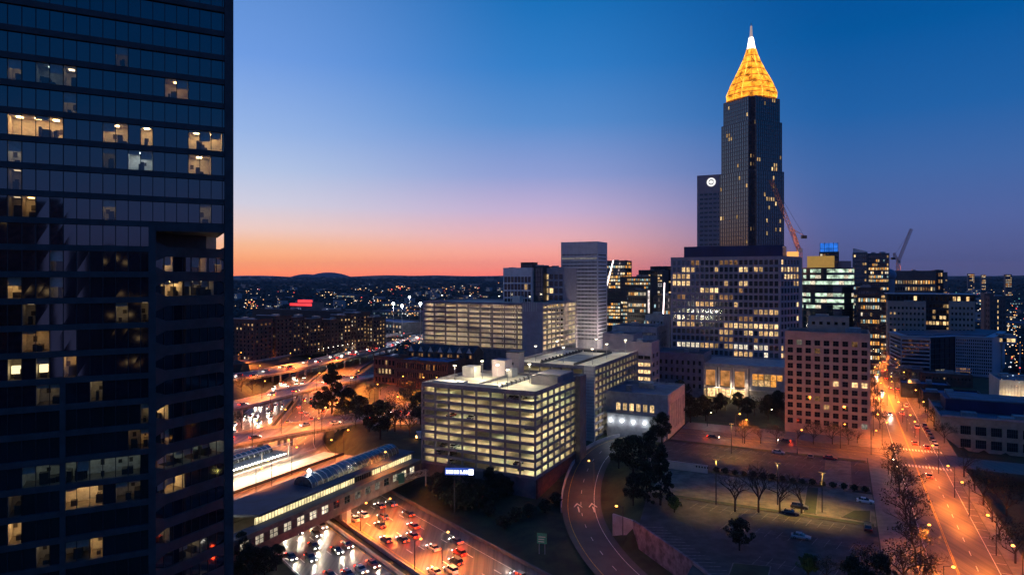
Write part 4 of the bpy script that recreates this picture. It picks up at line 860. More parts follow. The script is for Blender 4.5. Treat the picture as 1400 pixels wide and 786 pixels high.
def mb_box(mb, fn, x0, x1, d0, d1, z0, z1, m):
    P = [fn(x, d, z) for z in (z0, z1) for x, d in ((x0, d1), (x1, d1), (x1, d0), (x0, d0))]; b = len(mb.v); mb.v += P; i = mb.mi(m)
    for q in ((3, 2, 1, 0), (4, 5, 6, 7), (0, 1, 5, 4), (1, 2, 6, 5), (2, 3, 7, 6), (3, 0, 4, 7)): mb.f.append(tuple(b + k for k in q)); mb.m.append(i)
def ffn(s, o, z): return (s, .35 - o, z)
def pz(px, py): # height on the tower face under a picture point
    x = X(px); P = S0 + E3 * x; return zat(py, P.y)
def pzb(px, py):
    Qw = S0 + E3 * Qp.x + Vector((-math.sin(AL), math.cos(AL), 0)) * Qp.y; s = solve(Qw, U, px); P = Qw + U * s; return s, zat(py, P.y)
lit_by_floor = {}
RQ = random.Random(77)
for _ in range(20):
    a_ = RQ.uniform(0, 195); w_ = RQ.choice((12, 14, 26)); y_ = RQ.choice((RQ.uniform(330, 780), RQ.uniform(330, 780), RQ.uniform(60, 300)))
    if not any(abs(y_ - r_[2]) < 20 and a_ < r_[1] + 4 and a_ + w_ > r_[0] - 4 for r_ in RM): RM.append((a_, a_ + w_, y_, RQ.choice(('glim', 'glim', 'glim', 'dim', 'warmdim'))))
for i, (p0, p1, y, k) in enumerate(RM):
    f = math.floor((Z0 - pz((p0 + p1) / 2, y)) / FH); m0 = max(0, round(X(p0) / mod)); m1 = max(m0 + 1, round(X(p1) / mod)); lit_by_floor.setdefault(f, []).append((m0, m1, k, i))
for k in range(-4, 26):
    zt_ = Z0 - k * FH; z_lo = zt_ - FH; full = z_lo > ZL - 2.5; xend = xk if full else xa
    if zt_ < 4: break
    if zt_ < TOP: b = MB(); b.box(0, xend, -.05, .85, zt_ - .85, zt_, tcon); b.build('floor_band', TW)
    za, zb = z_lo + .02, min(zt_ - .86, TOP - 1); wb = MB(); n = int(xend / mod) + 1; used = set()
    for (m0, m1, kd, i) in lit_by_floor.get(k, []):
        used |= set(range(m0, m1)); rmb = MB(); room(rmb, m0 * mod, min(m1 * mod, xend), za, zb, ffn, kd, i)
        for j in range(m0, m1 + 1): rmb.beam((j * mod, .3, za), (j * mod, .3, zb), .1, .12, dark_w, (0, 1, 0))
        rmb.build('lit_window', TW)
    for j in range(n):
        x0, x1 = j * mod, min((j + 1) * mod, xend)
        if j in used or x1 - x0 < .05:
            if wb.f: wb.build('window_band', TW); wb = MB()
            continue
        tl = (random.Random(k * 77 + j).random() - .5) * .02    # panes are never perfectly in plane
        wb.poly([(x0, .35 + tl, za), (x1, .35 - tl, za), (x1, .35 - tl * .3, zb), (x0, .35 + tl * .5, zb)], g_blue); wb.beam((x0, .3, za), (x0, .3, zb), .1, .12, dark_w, (0, 1, 0))
    if wb.f: wb.build('window_band', TW)
s = MB(); s.prism([(xa, -.04), (xk, -.04), (xk, 16), (xa, 3)], ZL - 1.4, ZL - .02, tcon); s.build('soffit', TW)
fb = {}
for i, (p0, p1, y, kd) in enumerate(RB):
    s0, _ = pzb(p0, y); s1, _ = pzb(p1, y); _, z = pzb((p0 + p1) / 2, y); f = math.floor((Z0 - z) / FH); fb.setdefault(f, []).append((max(.5, s0), min(L1 - .5, s1), kd, i))
for k in range(7, 26):
    zt_ = Z0 - k * FH
    if zt_ < 4: break
    if zt_ > ZL - .5: continue
    b = MB(); mb_box(b, fac, 0, L1, -.4, .35, zt_ - 1.5, zt_, tcon)
    for (s_, sgn) in ((0, 1), (L1, -1)):
        for z_, up in ((zt_, 1), (zt_ - 1.5, -1)): b.poly([fac(s_, .3, z_), fac(s_ + sgn * 1.9, .3, z_), fac(s_, .3, z_ + up * .75)][::sgn * up], tcon)
    b.build('floor_band', TW)
    za, zb = zt_ - FH + .02, zt_ - 1.52; cur = 0; wb = MB()
    for (s0, s1, kd, i) in sorted(fb.get(k, [])):
        s0 = max(s0, cur)
        if s1 - s0 < .3: continue
        r_ = MB(); room(r_, s0, s1, za, zb, fac, kd, 100 + i); r_.build('lit_window', TW)
        if s0 > cur: wb.poly([fac(cur, 0, za), fac(s0, 0, za), fac(s0, 0, zb), fac(cur, 0, zb)], g_blue)
        cur = s1
    wb.poly([fac(cur, 0, za), fac(L1, 0, za), fac(L1, 0, zb), fac(cur, 0, zb)], g_blue)
    for j in range(10): wb.beam(fac(j * 1.6, .05, za), fac(j * 1.6, .05, zb), .1, .1, dark_w, (nq.x, nq.y, 0))
    wb.build('window_band', TW)
# ---------------------------------------------------------------- station and its bridge
BR = empty('road_bridge', 'wide road bridge carrying the lit street and station over the motorway', 'bridge', ab(-128, 95), -GA)
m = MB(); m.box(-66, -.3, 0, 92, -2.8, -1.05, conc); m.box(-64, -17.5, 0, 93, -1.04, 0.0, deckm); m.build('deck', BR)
m = MB(); m.box(-43.3, -34, 8, 92, .0, .16, mat('bus_platform', (.62, .6, .54), .8, 0, .15, .5)); m.build('platform', BR)
m = MB(); m.box(-47.5, -46.9, 5, 92, .0, 1.0, conc); m.box(-34.2, -33.9, 5, 92, .16, 1.1, metal_d); m.build('railing', BR)
m = MB(); 
for (x0, o) in ((-4, 0), (-30, 0), (-56, 0)):
    pass
m.build('x', BR) if m.f else None
for a in (-1.4, -5.6, -30, -60):
    P = G(490, 718, ZF); d_ = MB(); cb = (U.x * P.x + U.y * P.y) - 95 - (a + 1.4) * .47
    d_.box(a - .9, a + .9, cb - .9, cb + .9, ZF, -2.8, conc); d_.build('pier', BR)
ST_ = empty('station_building', 'long station concourse with lit clerestory glass, dark roof and square windows', 'station', ab(-128, 95), -GA)
sb = mat('station_brown', (.17, .1, .075), .8, 0, .3, .4); roofs = mat('station_roof', (.03, .045, .08), .75, 0, .4, .15)
LEN = 92
m = MB(); m.box(-.6, 0, 0, LEN, -2.9, -.7, sb); m.box(-.6, 0, 0, LEN, 1.5, 2.7, mat('station_panel', (.09, .08, .08), .8, 0, .3, .4)); m.box(-17.5, -3.7, LEN - .5, LEN, -1, 4.4, conc_d); m.box(-4, -.6, 0, LEN, 2.5, 2.68, roofs); m.box(-17.5, -17.2, 0, LEN, 0, 4.3, conc_d)
x = 0; step = 4.6
wy = [2.5 + k * step for k in range(19)]
prev = 0
for y in wy: m.box(-.55, -.02, prev, y, -.7, 1.5, sb if y > 40 else dark_w); prev = y + 2.7
m.box(-.55, -.02, prev, LEN, -.7, 1.5, sb); m.build('wall', ST_)
for i, y in enumerate(wy):
    on = i < 10 or i >= 16; w_ = MB(); w_.box(-.5, -.35, y, y + 2.7, -.7, 1.5, LIT[3] if on else (LIT[6] if i in (12, 13, 14) else g_teal)); w_ = w_.build('window', ST_); wf = MB(); wf.box(-.32, -.2, y + 1.28, y + 1.42, -.7, 1.5, dark_w); wf.box(-.19, -.08, y, y + 2.7, .35, .5, dark_w); wf.build('frame', w_)
clr = emit('clerestory', (1, .82, .42), 1.15, .45, .5)
for i in range(16):
    y0 = 24 + i * 4.2
    if y0 + 4 > LEN: break
    w_ = MB(); w_.box(-3.8, -3.6, y0, y0 + 4.0, 2.7, 4.3, clr if i not in (9, 10) else g_teal)
    w_ = w_.build('clerestory_window', ST_); wf = MB()
    for j in range(4): wf.box(-3.59, -3.5, y0 + j * 1.03, y0 + j * 1.03 + .1, 2.7, 4.3, dark_w)
    wf.build('frame', w_)
m = MB(); m.box(-17, -4.2, 0, 23, -.9, -.7, mat('platform_white', (.7, .66, .55), .8, 0, .15, .5)); m.build('platform_floor', ST_)
m = MB(); m.prism([(-17.8, 22), (-9, 22), (-3.2, 25), (-3.2, LEN + .5), (-17.8, LEN + .5)], 4.4, 5.0, roofs); m.prism([(-17.8, -2), (-10.5, -2), (-10.5, 21.9), (-17.8, 21.9)], 4.4, 5.0, roofs); m.build('roof', ST_)
def vault(mb, xc, r, y0, y1, z, m, rib):
    n = 8
    for i in range(n):
        t0, t1 = math.pi * i / n, math.pi * (i + 1) / n; a = (xc + r * math.cos(t0), z + r * .8 * math.sin(t0)); b_ = (xc + r * math.cos(t1), z + r * .8 * math.sin(t1)); mb.poly([(a[0], y0, a[1]), (a[0], y1, a[1]), (b_[0], y1, b_[1]), (b_[0], y0, b_[1])], m)
        y = y0
        while y <= y1: mb.beam((a[0], y, a[1]), (b_[0], y, b_[1]), .14, .2, rib, (0, 1, 0)); y += 2.2
    for yy, s_ in ((y0, 1), (y1, -1)): mb.poly([(xc + r * math.cos(math.pi * i / n), yy, z + r * .8 * math.sin(math.pi * i / n)) for i in range(n + 1)][::s_], m)
m = MB(); vault(m, -10, 3.6, 47, 88, 5.0, glassy('vault_glass', (.04, .05, .06), 2.2, .12), metal_g); m.build('glass_vault', ST_)
m = MB(); m.ball((-10.5, 50, 8.5), .5, emit('roof_floodlight', (1, .97, .9), 60)); m.build('floodlight', ST_); light_pt((-10.5, 50, 9.5), 250, (1, .93, .8), .3, parent=ST_)
for y in (4, 11, 18): light_pt((-8, y, 3.6), 700, (1, .85, .55), .3, parent=ST_)
C2 = empty('bus_canopy', 'low dark blue canopy with a ribbed glass vault beyond the bright bus platform', 'canopy', ab(-175, 95), -GA)
m = MB(); m.box(-17, -1.2, 4, 78, 2.4, 2.9, roofs); m.build('roof', C2); m = MB(); vault(m, -8, 2.6, 26, 76, 2.9, MT['vault_glass'], metal_g); m.build('glass_vault', C2)
m = MB()
for k in range(10):
    for x_ in (-15.5, -3): m.box(x_, x_ + .4, 6 + k * 7.8, 6.4 + k * 7.8, 0, 2.4, metal_g)
m.build('support', C2)
m = MB(); m.box(-1.6, -1.25, 6, 78, 2.1, 2.38, emit('canopy_lamp', (1, .88, .6), 60)); m.build('light_strip', C2)
al = bpy.data.lights.new('platform_light', 'AREA'); al.shape = 'RECTANGLE'; al.size = 76; al.size_y = .5; al.energy = 16000; al.color = (1, .86, .6)
ao = bpy.data.objects.new('platform_light', al); COL.objects.link(ao); ao.parent = C2; ao.location = (2.0, 42, 6.0); ao.rotation_euler = (0, rad(28), rad(90)); ao.rotation_euler = (rad(0), 0, rad(90))
m = MB(); m.box(-.4, .6, 4, 80, 6.2, 6.32, metal_g)
for k in range(7): m.box(-.2, .1, 6 + k * 12, 6.3 + k * 12, 0, 6.2, metal_g)
m.build('lamp_gantry', C2)
# ---------------------------------------------------------------- viaducts beyond
def viaduct(name, label, pts, hw, z, m, every=26, thick=1.1):
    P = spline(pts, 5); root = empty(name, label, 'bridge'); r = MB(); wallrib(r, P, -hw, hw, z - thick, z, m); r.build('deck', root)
    w = MB(); wallrib(w, P, -hw, -hw + .35, z + .001, z + .95, conc); w.build('parapet', root); w = MB(); wallrib(w, P, hw - .35, hw, z + .001, z + .95, conc); w.build('parapet', root)
    mk = MB()
    for o in (-hw + 1.2, hw - 1.2): dashes(mk, P, o, .16, z + .015, paint_w, 1000, 1001)
    for o in (-hw * .33, hw * .33): dashes(mk, P, o, .16, z + .015, paint_w, 3, 10)
    mk.build('markings', root); pr = MB(); s = 10; tot = sum((P[i + 1] - P[i]).length for i in range(len(P) - 1))
    while s < tot:
        p, d = at_len(P, s); n = Vector((d.y, -d.x))
        for o in (-hw * .6, 0, hw * .6): q = p + n * o; pr.tube((q.x, q.y, ZF - 1), (q.x, q.y, z - thick), .7, .7, 8, conc)
        s += every
    pr.build('piers', root); return P
V1 = viaduct('viaduct', 'nearest orange-lit viaduct behind the station canopies', [(-170, 190), (-135, 232), (-108, 262), (-74, 296), (-47, 312), (-15, 322)], 9, .3, deckm)
V2_ = viaduct('viaduct', 'middle viaduct crossing in front of the curved bright lanes', [(-195, 262), (-165, 300), (-137, 331), (-118, 385), (-100, 412), (-72, 452), (-30, 500)], 8, .6, deckm)
V3_ = viaduct('viaduct', 'far ramp viaduct sweeping up to the right past the brick apartments', [(-235, 360), (-205, 390), (-174, 422), (-150, 480), (-131, 550), (-108, 640), (-70, 760), (0, 900)], 11, .8, deckm)
V4_ = viaduct('viaduct', 'slim upper ramp running beside the brick apartments', [(-260, 400), (-222, 440), (-196, 500), (-168, 600), (-142, 690), (-90, 800)], 6, 1.2, deckm)
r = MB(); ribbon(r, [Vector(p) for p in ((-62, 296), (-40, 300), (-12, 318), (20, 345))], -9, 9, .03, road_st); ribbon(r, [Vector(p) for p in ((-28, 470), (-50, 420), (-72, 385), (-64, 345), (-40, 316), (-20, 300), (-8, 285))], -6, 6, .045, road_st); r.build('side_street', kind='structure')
w = MB(); P = [Vector(p) for p in ((-225, 470), (-196, 540), (-168, 620), (-148, 676))]; wallrib(w, P, -1, 1, -1, 4.5, conc_d); w.build('apartment_wall', None, 'long dark retaining wall below the brick apartments', 'wall')
# ---------------------------------------------------------------- gantry and signs
def gantry():
    Y = 200; p = min(FW, key=lambda q: abs(q.y - Y)); i = FW.index(p); d = (FW[i + 1] - FW[i - 1]).normalized(); n = Vector((d.y, -d.x)); rz = math.atan2(n.y, n.x)
    o = empty('sign_gantry', 'steel truss gantry over the red lanes with green sign panels', 'gantry', (p.x, p.y, ZF), rz)
    orm = mat('gantry_steel', (.35, .3, .26), .6, .3, .2, 1)
    m = MB(); m.tube((-.6, 0, 0), (-.6, 0, 7.4), .25, .25, 8, orm); m.tube((33, 0, 0), (33, 0, 7.4), .25, .25, 8, orm); m.build('post', o); m = MB()
    for y, z in ((-.6, 5.8), (-.6, 7.4), (.6, 5.8), (.6, 7.4)): m.beam((-1, y, z), (33.4, y, z), .16, .16, orm)
    for k in range(20): x = -.6 + k * 1.72; m.beam((x, -.6, 5.8), (x + 1.72, -.6, 7.4), .1, .1, orm); m.beam((x, -.6, 7.4), (x, .6, 7.4), .1, .1, orm); m.beam((x, .6, 5.8), (x + 1.72, .6, 7.4), .1, .1, orm)
    m.build('truss', o); gp = mat('sign_green', (.012, .075, .06), .5, 0, .15, .6)
    for x0, x1 in ((8.6, 14.2), (15, 24.5)):
        m = MB(); m.box(x0, x1, -1.0, -.85, 4.9, 8.4, gp)
        for a, b, c, e in ((x0 + .1, x1 - .1, 8.2, 8.28), (x0 + .1, x1 - .1, 5.0, 5.08)): m.box(a, b, -1.03, -1.0, c, e, conc_l)
        m.build('sign_panel', o)
    m = MB(); m.box(19, 20.2, -1.06, -1.0, 7.1, 8.0, conc_l); m.box(20.7, 21.9, -1.06, -1.0, 7.1, 8.0, conc_l)
    for k in range(6): m.box(9.2 + k * .8, 9.7 + k * .8, -1.06, -1.0, 6.2, 6.7, conc_l)
    m.build('sign_blocks', o)
    return o
gantry()
P = PD(628, 196, 0); dm_ = empty('message_sign', 'glowing white and blue electronic message board on a mast before the garage', 'sign', (P.x, P.y, -5.5), rad(-4))
zc_ = zat(644.5, 196) + 5.5; m = MB(); m.tube((-1.5, .3, 0), (-1.5, .3, zc_), .22, .18, 8, dark_w); m.build('mast', dm_)
m = MB(); m.box(-4.3, 4.3, -.1, .5, zc_ - 1.0, zc_ + 1.0, mat('board_blue', (.01, .03, .16), .6, 0, .1, 1, emis=(.05, .15, .8), es=.5)); m.build('board', dm_)
wl = emit('board_white', (.82, .86, 1), 1.8, .25, 3); m = MB()
for k, wd in enumerate((.75, .8, .7, .75, .8)): m.box(-4.0 + k * .78, -4.0 + k * .78 + wd * .86, -.16, -.1, zc_ - .6, zc_ + .5, wl)
m.box(.15, .75, -.16, -.1, zc_ - .6, zc_ + .5, wl); m.box(.85, 1.15, -.16, -.1, zc_ - .6, zc_ - .1, wl); m.box(1.2, 1.85, -.16, -.1, zc_ - .6, zc_ + .5, wl); m.box(1.95, 2.6, -.16, -.1, zc_ - .6, zc_ + .5, wl); m.box(2.8, 4.2, -.16, -.1, zc_ - .85, zc_ + .8, emit('board_bright', (.95, .95, 1), 3)); m.build('lit_characters', dm_)
P = G(741, 757, -5.6); sgn = empty('road_sign', 'green road sign on two legs standing alone in the grass', 'sign', P, rad(-12))
m = MB(); m.box(-.8, -.66, 0, .12, 0, 4.6, metal_g); m.box(.66, .8, 0, .12, 0, 4.6, metal_g); m.build('legs', sgn)
m = MB(); m.box(-1.25, 1.25, -.12, -.02, 2.7, 5.3, mat('sign_green_bright', (.02, .22, .13), .5, 0, .15, 2)); 
for z in (3.1, 3.7, 4.3): m.box(-.9, .6 if z < 4 else .9, -.15, -.12, z, z + .22, conc_l)
m.build('panel', sgn)
# ---------------------------------------------------------------- street lamps
sod = emit('sodium_lamp', (1, .42, .07), 7); sodw = emit('white_street_lamp', (1, .88, .66), 10)
def lamp_proto(kind, h, power, col, em, arm=1.6, hr=.34):
    o = empty('street_lamp', 'x', 'street lamp'); m = MB(); m.tube((0, 0, 0), (0, 0, h), .13, .08, 6, metal_d); m.build('post', o)
    if arm: m = MB(); m.beam((0, 0, h - .1), (arm, 0, h + .25), .09, .09, metal_d); m.build('arm', o)
    power *= PW
    m = MB(); m.ball((arm, 0, h + .1), hr, em, 8, 5, .55); m.build('lamp_head', o); light_pt((arm, 0, h - .3), power, col, .3, parent=o, spot=None if kind == 'p' else 152); return o
protos = {}; PW = 4.6
def lamp(hx, hy, label, h=9, kind='o', z=0, power=None, group=None, rz=0):
    g = G(hx, hy, z + h); key = (kind, h, power)
    col, em = ((1, .235, .026), sod) if kind in 'op' else ((1, .9, .7), sodw)
    first = key not in protos
    if first: protos[key] = lamp_proto(kind, h, power or 2600, col, em, hr=.36 if kind in 'op' else .26)
    o = protos[key] if first else copy_tree(protos[key])
    o.location = (g.x, g.y, z); o.rotation_euler = (0, 0, rz); tag(o, label, 'street lamp', group)
    if not group and 'group' in o: del o['group']
    return o
AVG = 'orange street lamps along the avenue'
for i, (x, y, p) in enumerate([(1196.5, 545, 0), (1194, 566, 0), (1206, 577, 1), (1191, 588, 0), (1257.5, 577, 1), (1283, 610, 1), (1305, 638, 1), (1325, 660.5, 1), (1259, 716, 1), (1290, 773, 1), (1398, 748, 1), (1362, 706, 0), (1224, 522, 1), (1234, 550, 0), (1251, 568, 0), (1192, 467.5, 1), (1199, 481, 1), (1207, 496, 1), (1214.5, 506, 1), (1223, 515, 1), (1189, 455, 1), (1180, 448, 1), (1196, 520, 0), (1240, 560, 0), (1213, 530, 1)]):
    rt = math.pi - GA if V.x * G(x, y, 9).x + V.y * G(x, y, 9).y > 24 else -GA
    g_ = G(x, y, 9); far = g_.y > 330
    lamp(x, y, ('orange street lamp on the far stretch of the avenue' if far else 'orange street lamp on the near stretch of the avenue') if i not in (4, 7, 8, 9, 10) else ['', '', '', '', 'brightest orange lamp at the school corner', '', '', 'orange lamp glowing behind bare twigs right of the avenue', 'orange lamp glowing through a leafy tree left of the avenue', 'lowest orange lamp among trees at the bottom of the avenue', 'orange lamp at the right edge of the picture'][i], power=(4600 if p else 2000) if not far else 7000, group=AVG, rz=rt)
for x, y, l in ((1214.5, 628, 'smaller pale globe lamp in the avenue trees, upper of two'), (1219, 638, 'smaller pale globe lamp in the avenue trees, lower of two')): lamp(x, y, l, h=5, kind='w', power=45)
for x, y, l, p in ((1149, 580, 'orange lamp before the limestone block', 800), (1015, 574, 'bright orange lamp in front of the lobby pavilion', 3600), (1006, 566, 'fainter orange lamp beside the bright one at the pavilion', 700), (1090, 588, 'orange lamp low at the left corner of the limestone block', 450)): lamp(x, y, l, power=p, kind='p')
for x, y, l in ((967, 564, 'small white lamp in the dark garden left of the pavilion'), (1050, 560, 'small white lamp right of the pavilion trees')): lamp(x, y, l, h=6, kind='w', power=120)
lamp(851.5, 692, 'orange lamp on an arm at the top of the retaining wall', h=7.5, power=420, rz=math.pi)
lamp(812, 630, 'orange lamp over the curved ramp', h=9, z=-3, power=1000, rz=math.pi)
lamp(791, 598, 'pale lamp at the foot of the garage end panel', h=6, kind='w', power=200)
for k in range(22):
    a_ = 17 if k % 2 else 34.5; b_ = 345 + k * 17; P = ab(a_, b_, 9); lamp(CX + F * P.x / P.y, HY + F * (HC - 9) / P.y, ('left' if k % 2 else 'right') + ' kerb orange lamp on the far stretch of the avenue', power=2400, group=AVG + ', far stretch', rz=-GA if k % 2 else math.pi - GA)
FWG = 'orange lamps on masts over the motorway'
for x, y, l, p in ((604.5, 729, 'orange mast lamp over the red lanes, the right one of two', 2800), (567, 738.5, 'orange mast lamp over the red lanes, the left one of two', 2800), (493, 689, 'orange lamp by the bridge piers', 3200), (526, 683, 'orange lamp by the gantry truss', 3200)): lamp(x, y, l, h=7.5, z=ZF, power=p * 1.7, group=FWG, rz=rad(30))
for x, y, l in ((470, 588, 'orange lamp at the end of the bus canopy'), (399, 611.5, 'orange lamp over the middle of the bus canopy'), (350, 640, 'orange lamp on the bridge beside the left tower'), (520, 618, 'orange lamp over the bridge road beside the vault')): lamp(x, y, l, h=9, power=5000 if y < 615 else 3500)
for b_, l in ((118, 'orange mast lamp on the bridge road nearest the left tower'), (146, 'orange mast lamp halfway along the bridge road'), (174, 'orange mast lamp at the garage end of the bridge road')):
    P = ab(-154.5, b_, 9); lamp(CX + F * P.x / P.y, HY + F * (HC - 9) / P.y, l, power=2600, rz=math.pi - GA)
VG = 'orange lamps along the motorway junction'
for i, (x, y, p) in enumerate(((326.6, 482, 6000), (363, 472.5, 6000), (515, 450, 9000), (448, 501, 3500), (433, 510, 2500), (486.6, 507, 4200), (479, 515.5, 4200), (512, 525.5, 3500), (440, 557, 1600), (358, 521, 2600), (394, 483, 6000), (593, 516, 2600), (575, 516, 2200), (547, 514.6, 2200), (503, 558, 1800), (539, 542.6, 1500), (370, 540, 4000), (400, 535, 3500), (385, 560, 1800), (412, 548, 1800), (352, 500, 5000), (420, 490, 6000), (470, 478, 6000), (345, 575, 1100), (430, 572, 900))):
    lamp(x, y, ['orange lamp at the left tower edge above the far ramp', 'orange lamp before the second brick apartment block', 'orange lamp standing right of the brick apartments'][i] if i < 3 else 'orange lamp standing among the junction ramps', h=10, power=p * 4.5, group=VG)
for k in range(12):
    t = k / 11; lamp(433 + 73 * t, 477.5 - 12.5 * t, 'small warm lamp in the row on the wall below the brick apartments', h=6, kind='w', power=260, z=1, group='row of small lamps below the brick apartments')
for x, y, l in ((537.6, 415, 'left brilliant white floodlight mast near the horizon'), (574.8, 415, 'right brilliant white floodlight mast beside the finned garage'), (549.6, 418, 'dimmer white floodlight mast between two brilliant ones'), (559.7, 406, 'upper white floodlight mast beyond the others')):
    Y = 700 if y > 410 else 900; h = zat(y, Y); P = PD(x, Y); o = empty('floodlight_mast', l, 'floodlight', P); m = MB(); m.tube((0, 0, 0), (0, 0, h), .3, .2, 6, metal_g); m.build('mast', o); m = MB(); m.ball((0, 0, h), 1.5, emit('floodlight_glow', (.92, .95, 1), 12)); m.build('lamp_head', o); light_pt((0, -1, h - 2), 16000, (.95, .97, 1), .6, parent=o)
# lot lamps lighting the middle car park
for px, py, h, l, p in ((1063, 690, 12, 'tall dark lamp post in the middle car park, left one', 900), (1124, 700, 11, 'tall dark lamp post in the middle car park, right one', 900), (979, 690, 13, 'tall dark lamp post at the left of the middle car park', 700), (1000, 620, 11, 'tall lamp post in the upper car park', 500)):
    P = G(px, py); o = empty('lot_lamp', l, 'lamp post', P, -GA); m = MB(); m.tube((0, 0, 0), (0, 0, h), .14, .1, 6, metal_d); m.build('post', o); m = MB(); m.box(-.9, .9, -.25, .25, h, h + .2, metal_d); m.box(-.85, .85, -.2, .2, h - .03, h, emit('lot_lamp_glow', (1, .7, .25), 4)); m.build('lamp_head', o); light_pt((0, -.2, h - .5), p * 14, (1, .58, .11), .3, parent=o, spot=125)
HAZE = 2.4e-5
# ---------------------------------------------------------------- cars
head = emit('headlight_on', (1, .93, .8), 14); tail = emit('tail_light_on', (1, .035, .008), 9); hoff = mat('headlight_off', (.5, .5, .5), .2, 0, 0); toff = mat('tail_light_off', (.2, .01, .01), .3, 0, 0); tyre = mat('tyre', (.015, .015, .015), .9, 0, 0); carglass = glassy('car_glass', (.01, .012, .015), 1.8, .05)
paints = {n: mat('car_paint_' + n, c, .28, .1 if n != 'white' else 0, 0) for n, c in (('white', (.65, .65, .63)), ('silver', (.35, .36, .38)), ('dark', (.03, .032, .036)), ('red', (.22, .02, .02)), ('blue', (.03, .05, .12)), ('grey', (.12, .12, .125)))}
def loft(mb, secs, m):
    b = len(mb.v); n = len(secs[0]); k = mb.mi(m)
    for s in secs: mb.v += s
    for i in range(len(secs) - 1):
        for j in range(n): j2 = (j + 1) % n; mb.f.append((b + i * n + j, b + i * n + j2, b + (i + 1) * n + j2, b + (i + 1) * n + j)); mb.m.append(k)
    mb.f.append(tuple(range(b, b + n))[::-1]); mb.m.append(k); e = b + (len(secs) - 1) * n; mb.f.append(tuple(range(e, e + n))); mb.m.append(k)
def make_car(col, lit, suv=False):
    o = empty('car', 'x', 'car'); pm = paints[col]; hb = 1.08 if suv else .92; ht = 1.72 if suv else 1.42; m = MB()
    def sec(y, w, z0, z1): return [(-w * .9, y, z0), (w * .9, y, z0), (w, y, z0 + .2), (w, y, (z0 + z1) / 2 + .1), (w * .86, y, z1), (-w * .86, y, z1), (-w, y, (z0 + z1) / 2 + .1), (-w, y, z0 + .2)]
    loft(m, [sec(-2.3, .78, .32, .8), sec(-2.15, .88, .24, hb), sec(-1.4, .92, .22, hb + .03), sec(.9, .92, .22, hb), sec(1.8, .9, .24, hb - .14), sec(2.25, .78, .3, .66)][::-1], pm); m.build('body', o, smooth=False)
    c = MB(); y0, y1 = (-2.05, 1.0) if suv else (-1.75, .95)
    def cs(y, w, z): return (y, w, z)
    B = [(-.8, y0, hb), (.8, y0, hb), (.8, y1, hb), (-.8, y1, hb)]; T = [(-.62, y0 + (.2 if suv else .6), ht), (.62, y0 + (.2 if suv else .6), ht), (.62, y1 - .75, ht), (-.62, y1 - .75, ht)]
    for i in range(4): j = (i + 1) % 4; c.poly([B[i], B[j], T[j], T[i]], carglass)
    c.build('window', o); c = MB(); c.poly([(x * 1.03, y * 1.0, z + .03) for x, y, z in T], pm); 
    for i in range(4): j = (i + 1) % 4; c.poly([T[i], T[j], (T[j][0] * 1.03, T[j][1], ht + .03), (T[i][0] * 1.03, T[i][1], ht + .03)], pm)
    for sx in (-1, 1): c.beam((sx * .72, (y0 + y1) / 2, hb), (sx * .635, (y0 + y1) / 2, ht), .08, .1, pm)
    c.build('car_roof', o)
    for sx in (-1, 1):
        for y in (-1.4, 1.4): w = MB(); w.tube((sx * .72, y, .33), (sx * .95, y, .33), .33, .33, 10, tyre); w = w.build('wheel', o); rm_ = MB(); rm_.tube((sx * .95, y, .33), (sx * .965, y, .33), .19, .19, 8, metal_g); rm_.build('rim', w)
        h = MB(); h.box(sx * .62 - .2, sx * .62 + .2, 2.16, 2.3, .52, .72, head if lit else hoff); h.build('headlight', o)
        h = MB(); h.box(sx * .64 - .22, sx * .64 + .22, -2.36, -2.2, .68, .9, tail if lit else toff); h.build('tail_light', o)
    if lit:
        hl = light_pt((0, 2.45, .7), 2600, (1, .85, .62), .15, 'headlight_beam', o, 70); hl.rotation_euler = (rad(80), 0, 0)
        light_pt((0, -2.75, .75), 130, (1, .05, .01), .25, 'tail_glow', o)
    return o
cp = {}
def car(P, d, label, col='grey', lit=True, suv=False, group=None, cat='car'):
    key = (col, lit, suv)
    if key not in cp: cp[key] = make_car(*key); o = cp[key]
    else: o = copy_tree(cp[key])
    if lit or (group and 'kerb' in group): label = col + ' ' + label + (' (off-road type)' if 0 else '')
    o.location = P; o.rotation_euler = (0, 0, math.atan2(d[1], d[0]) - math.pi / 2); tag(o, label, cat, group)
    if not group and 'group' in o: del o['group']
    return o
near_ = lambda p: p.y < 222
LN = lambda o: ', ' + {3.5: 'lane by the median', 7.0: 'second lane out', 10.6: 'middle lane', 14.2: 'fourth lane out', 17.8: 'outermost lane', 6.3: 'lane by the median', 9.9: 'second lane out', 13.5: 'middle lane', 17.1: 'fourth lane out', 20.7: 'outermost lane'}[abs(o)]
RC = random.Random(5); cols = ['white', 'silver', 'dark', 'grey', 'grey', 'red', 'blue', 'dark', 'silver']
tot = sum((FW[i + 1] - FW[i]).length for i in range(len(FW) - 1))
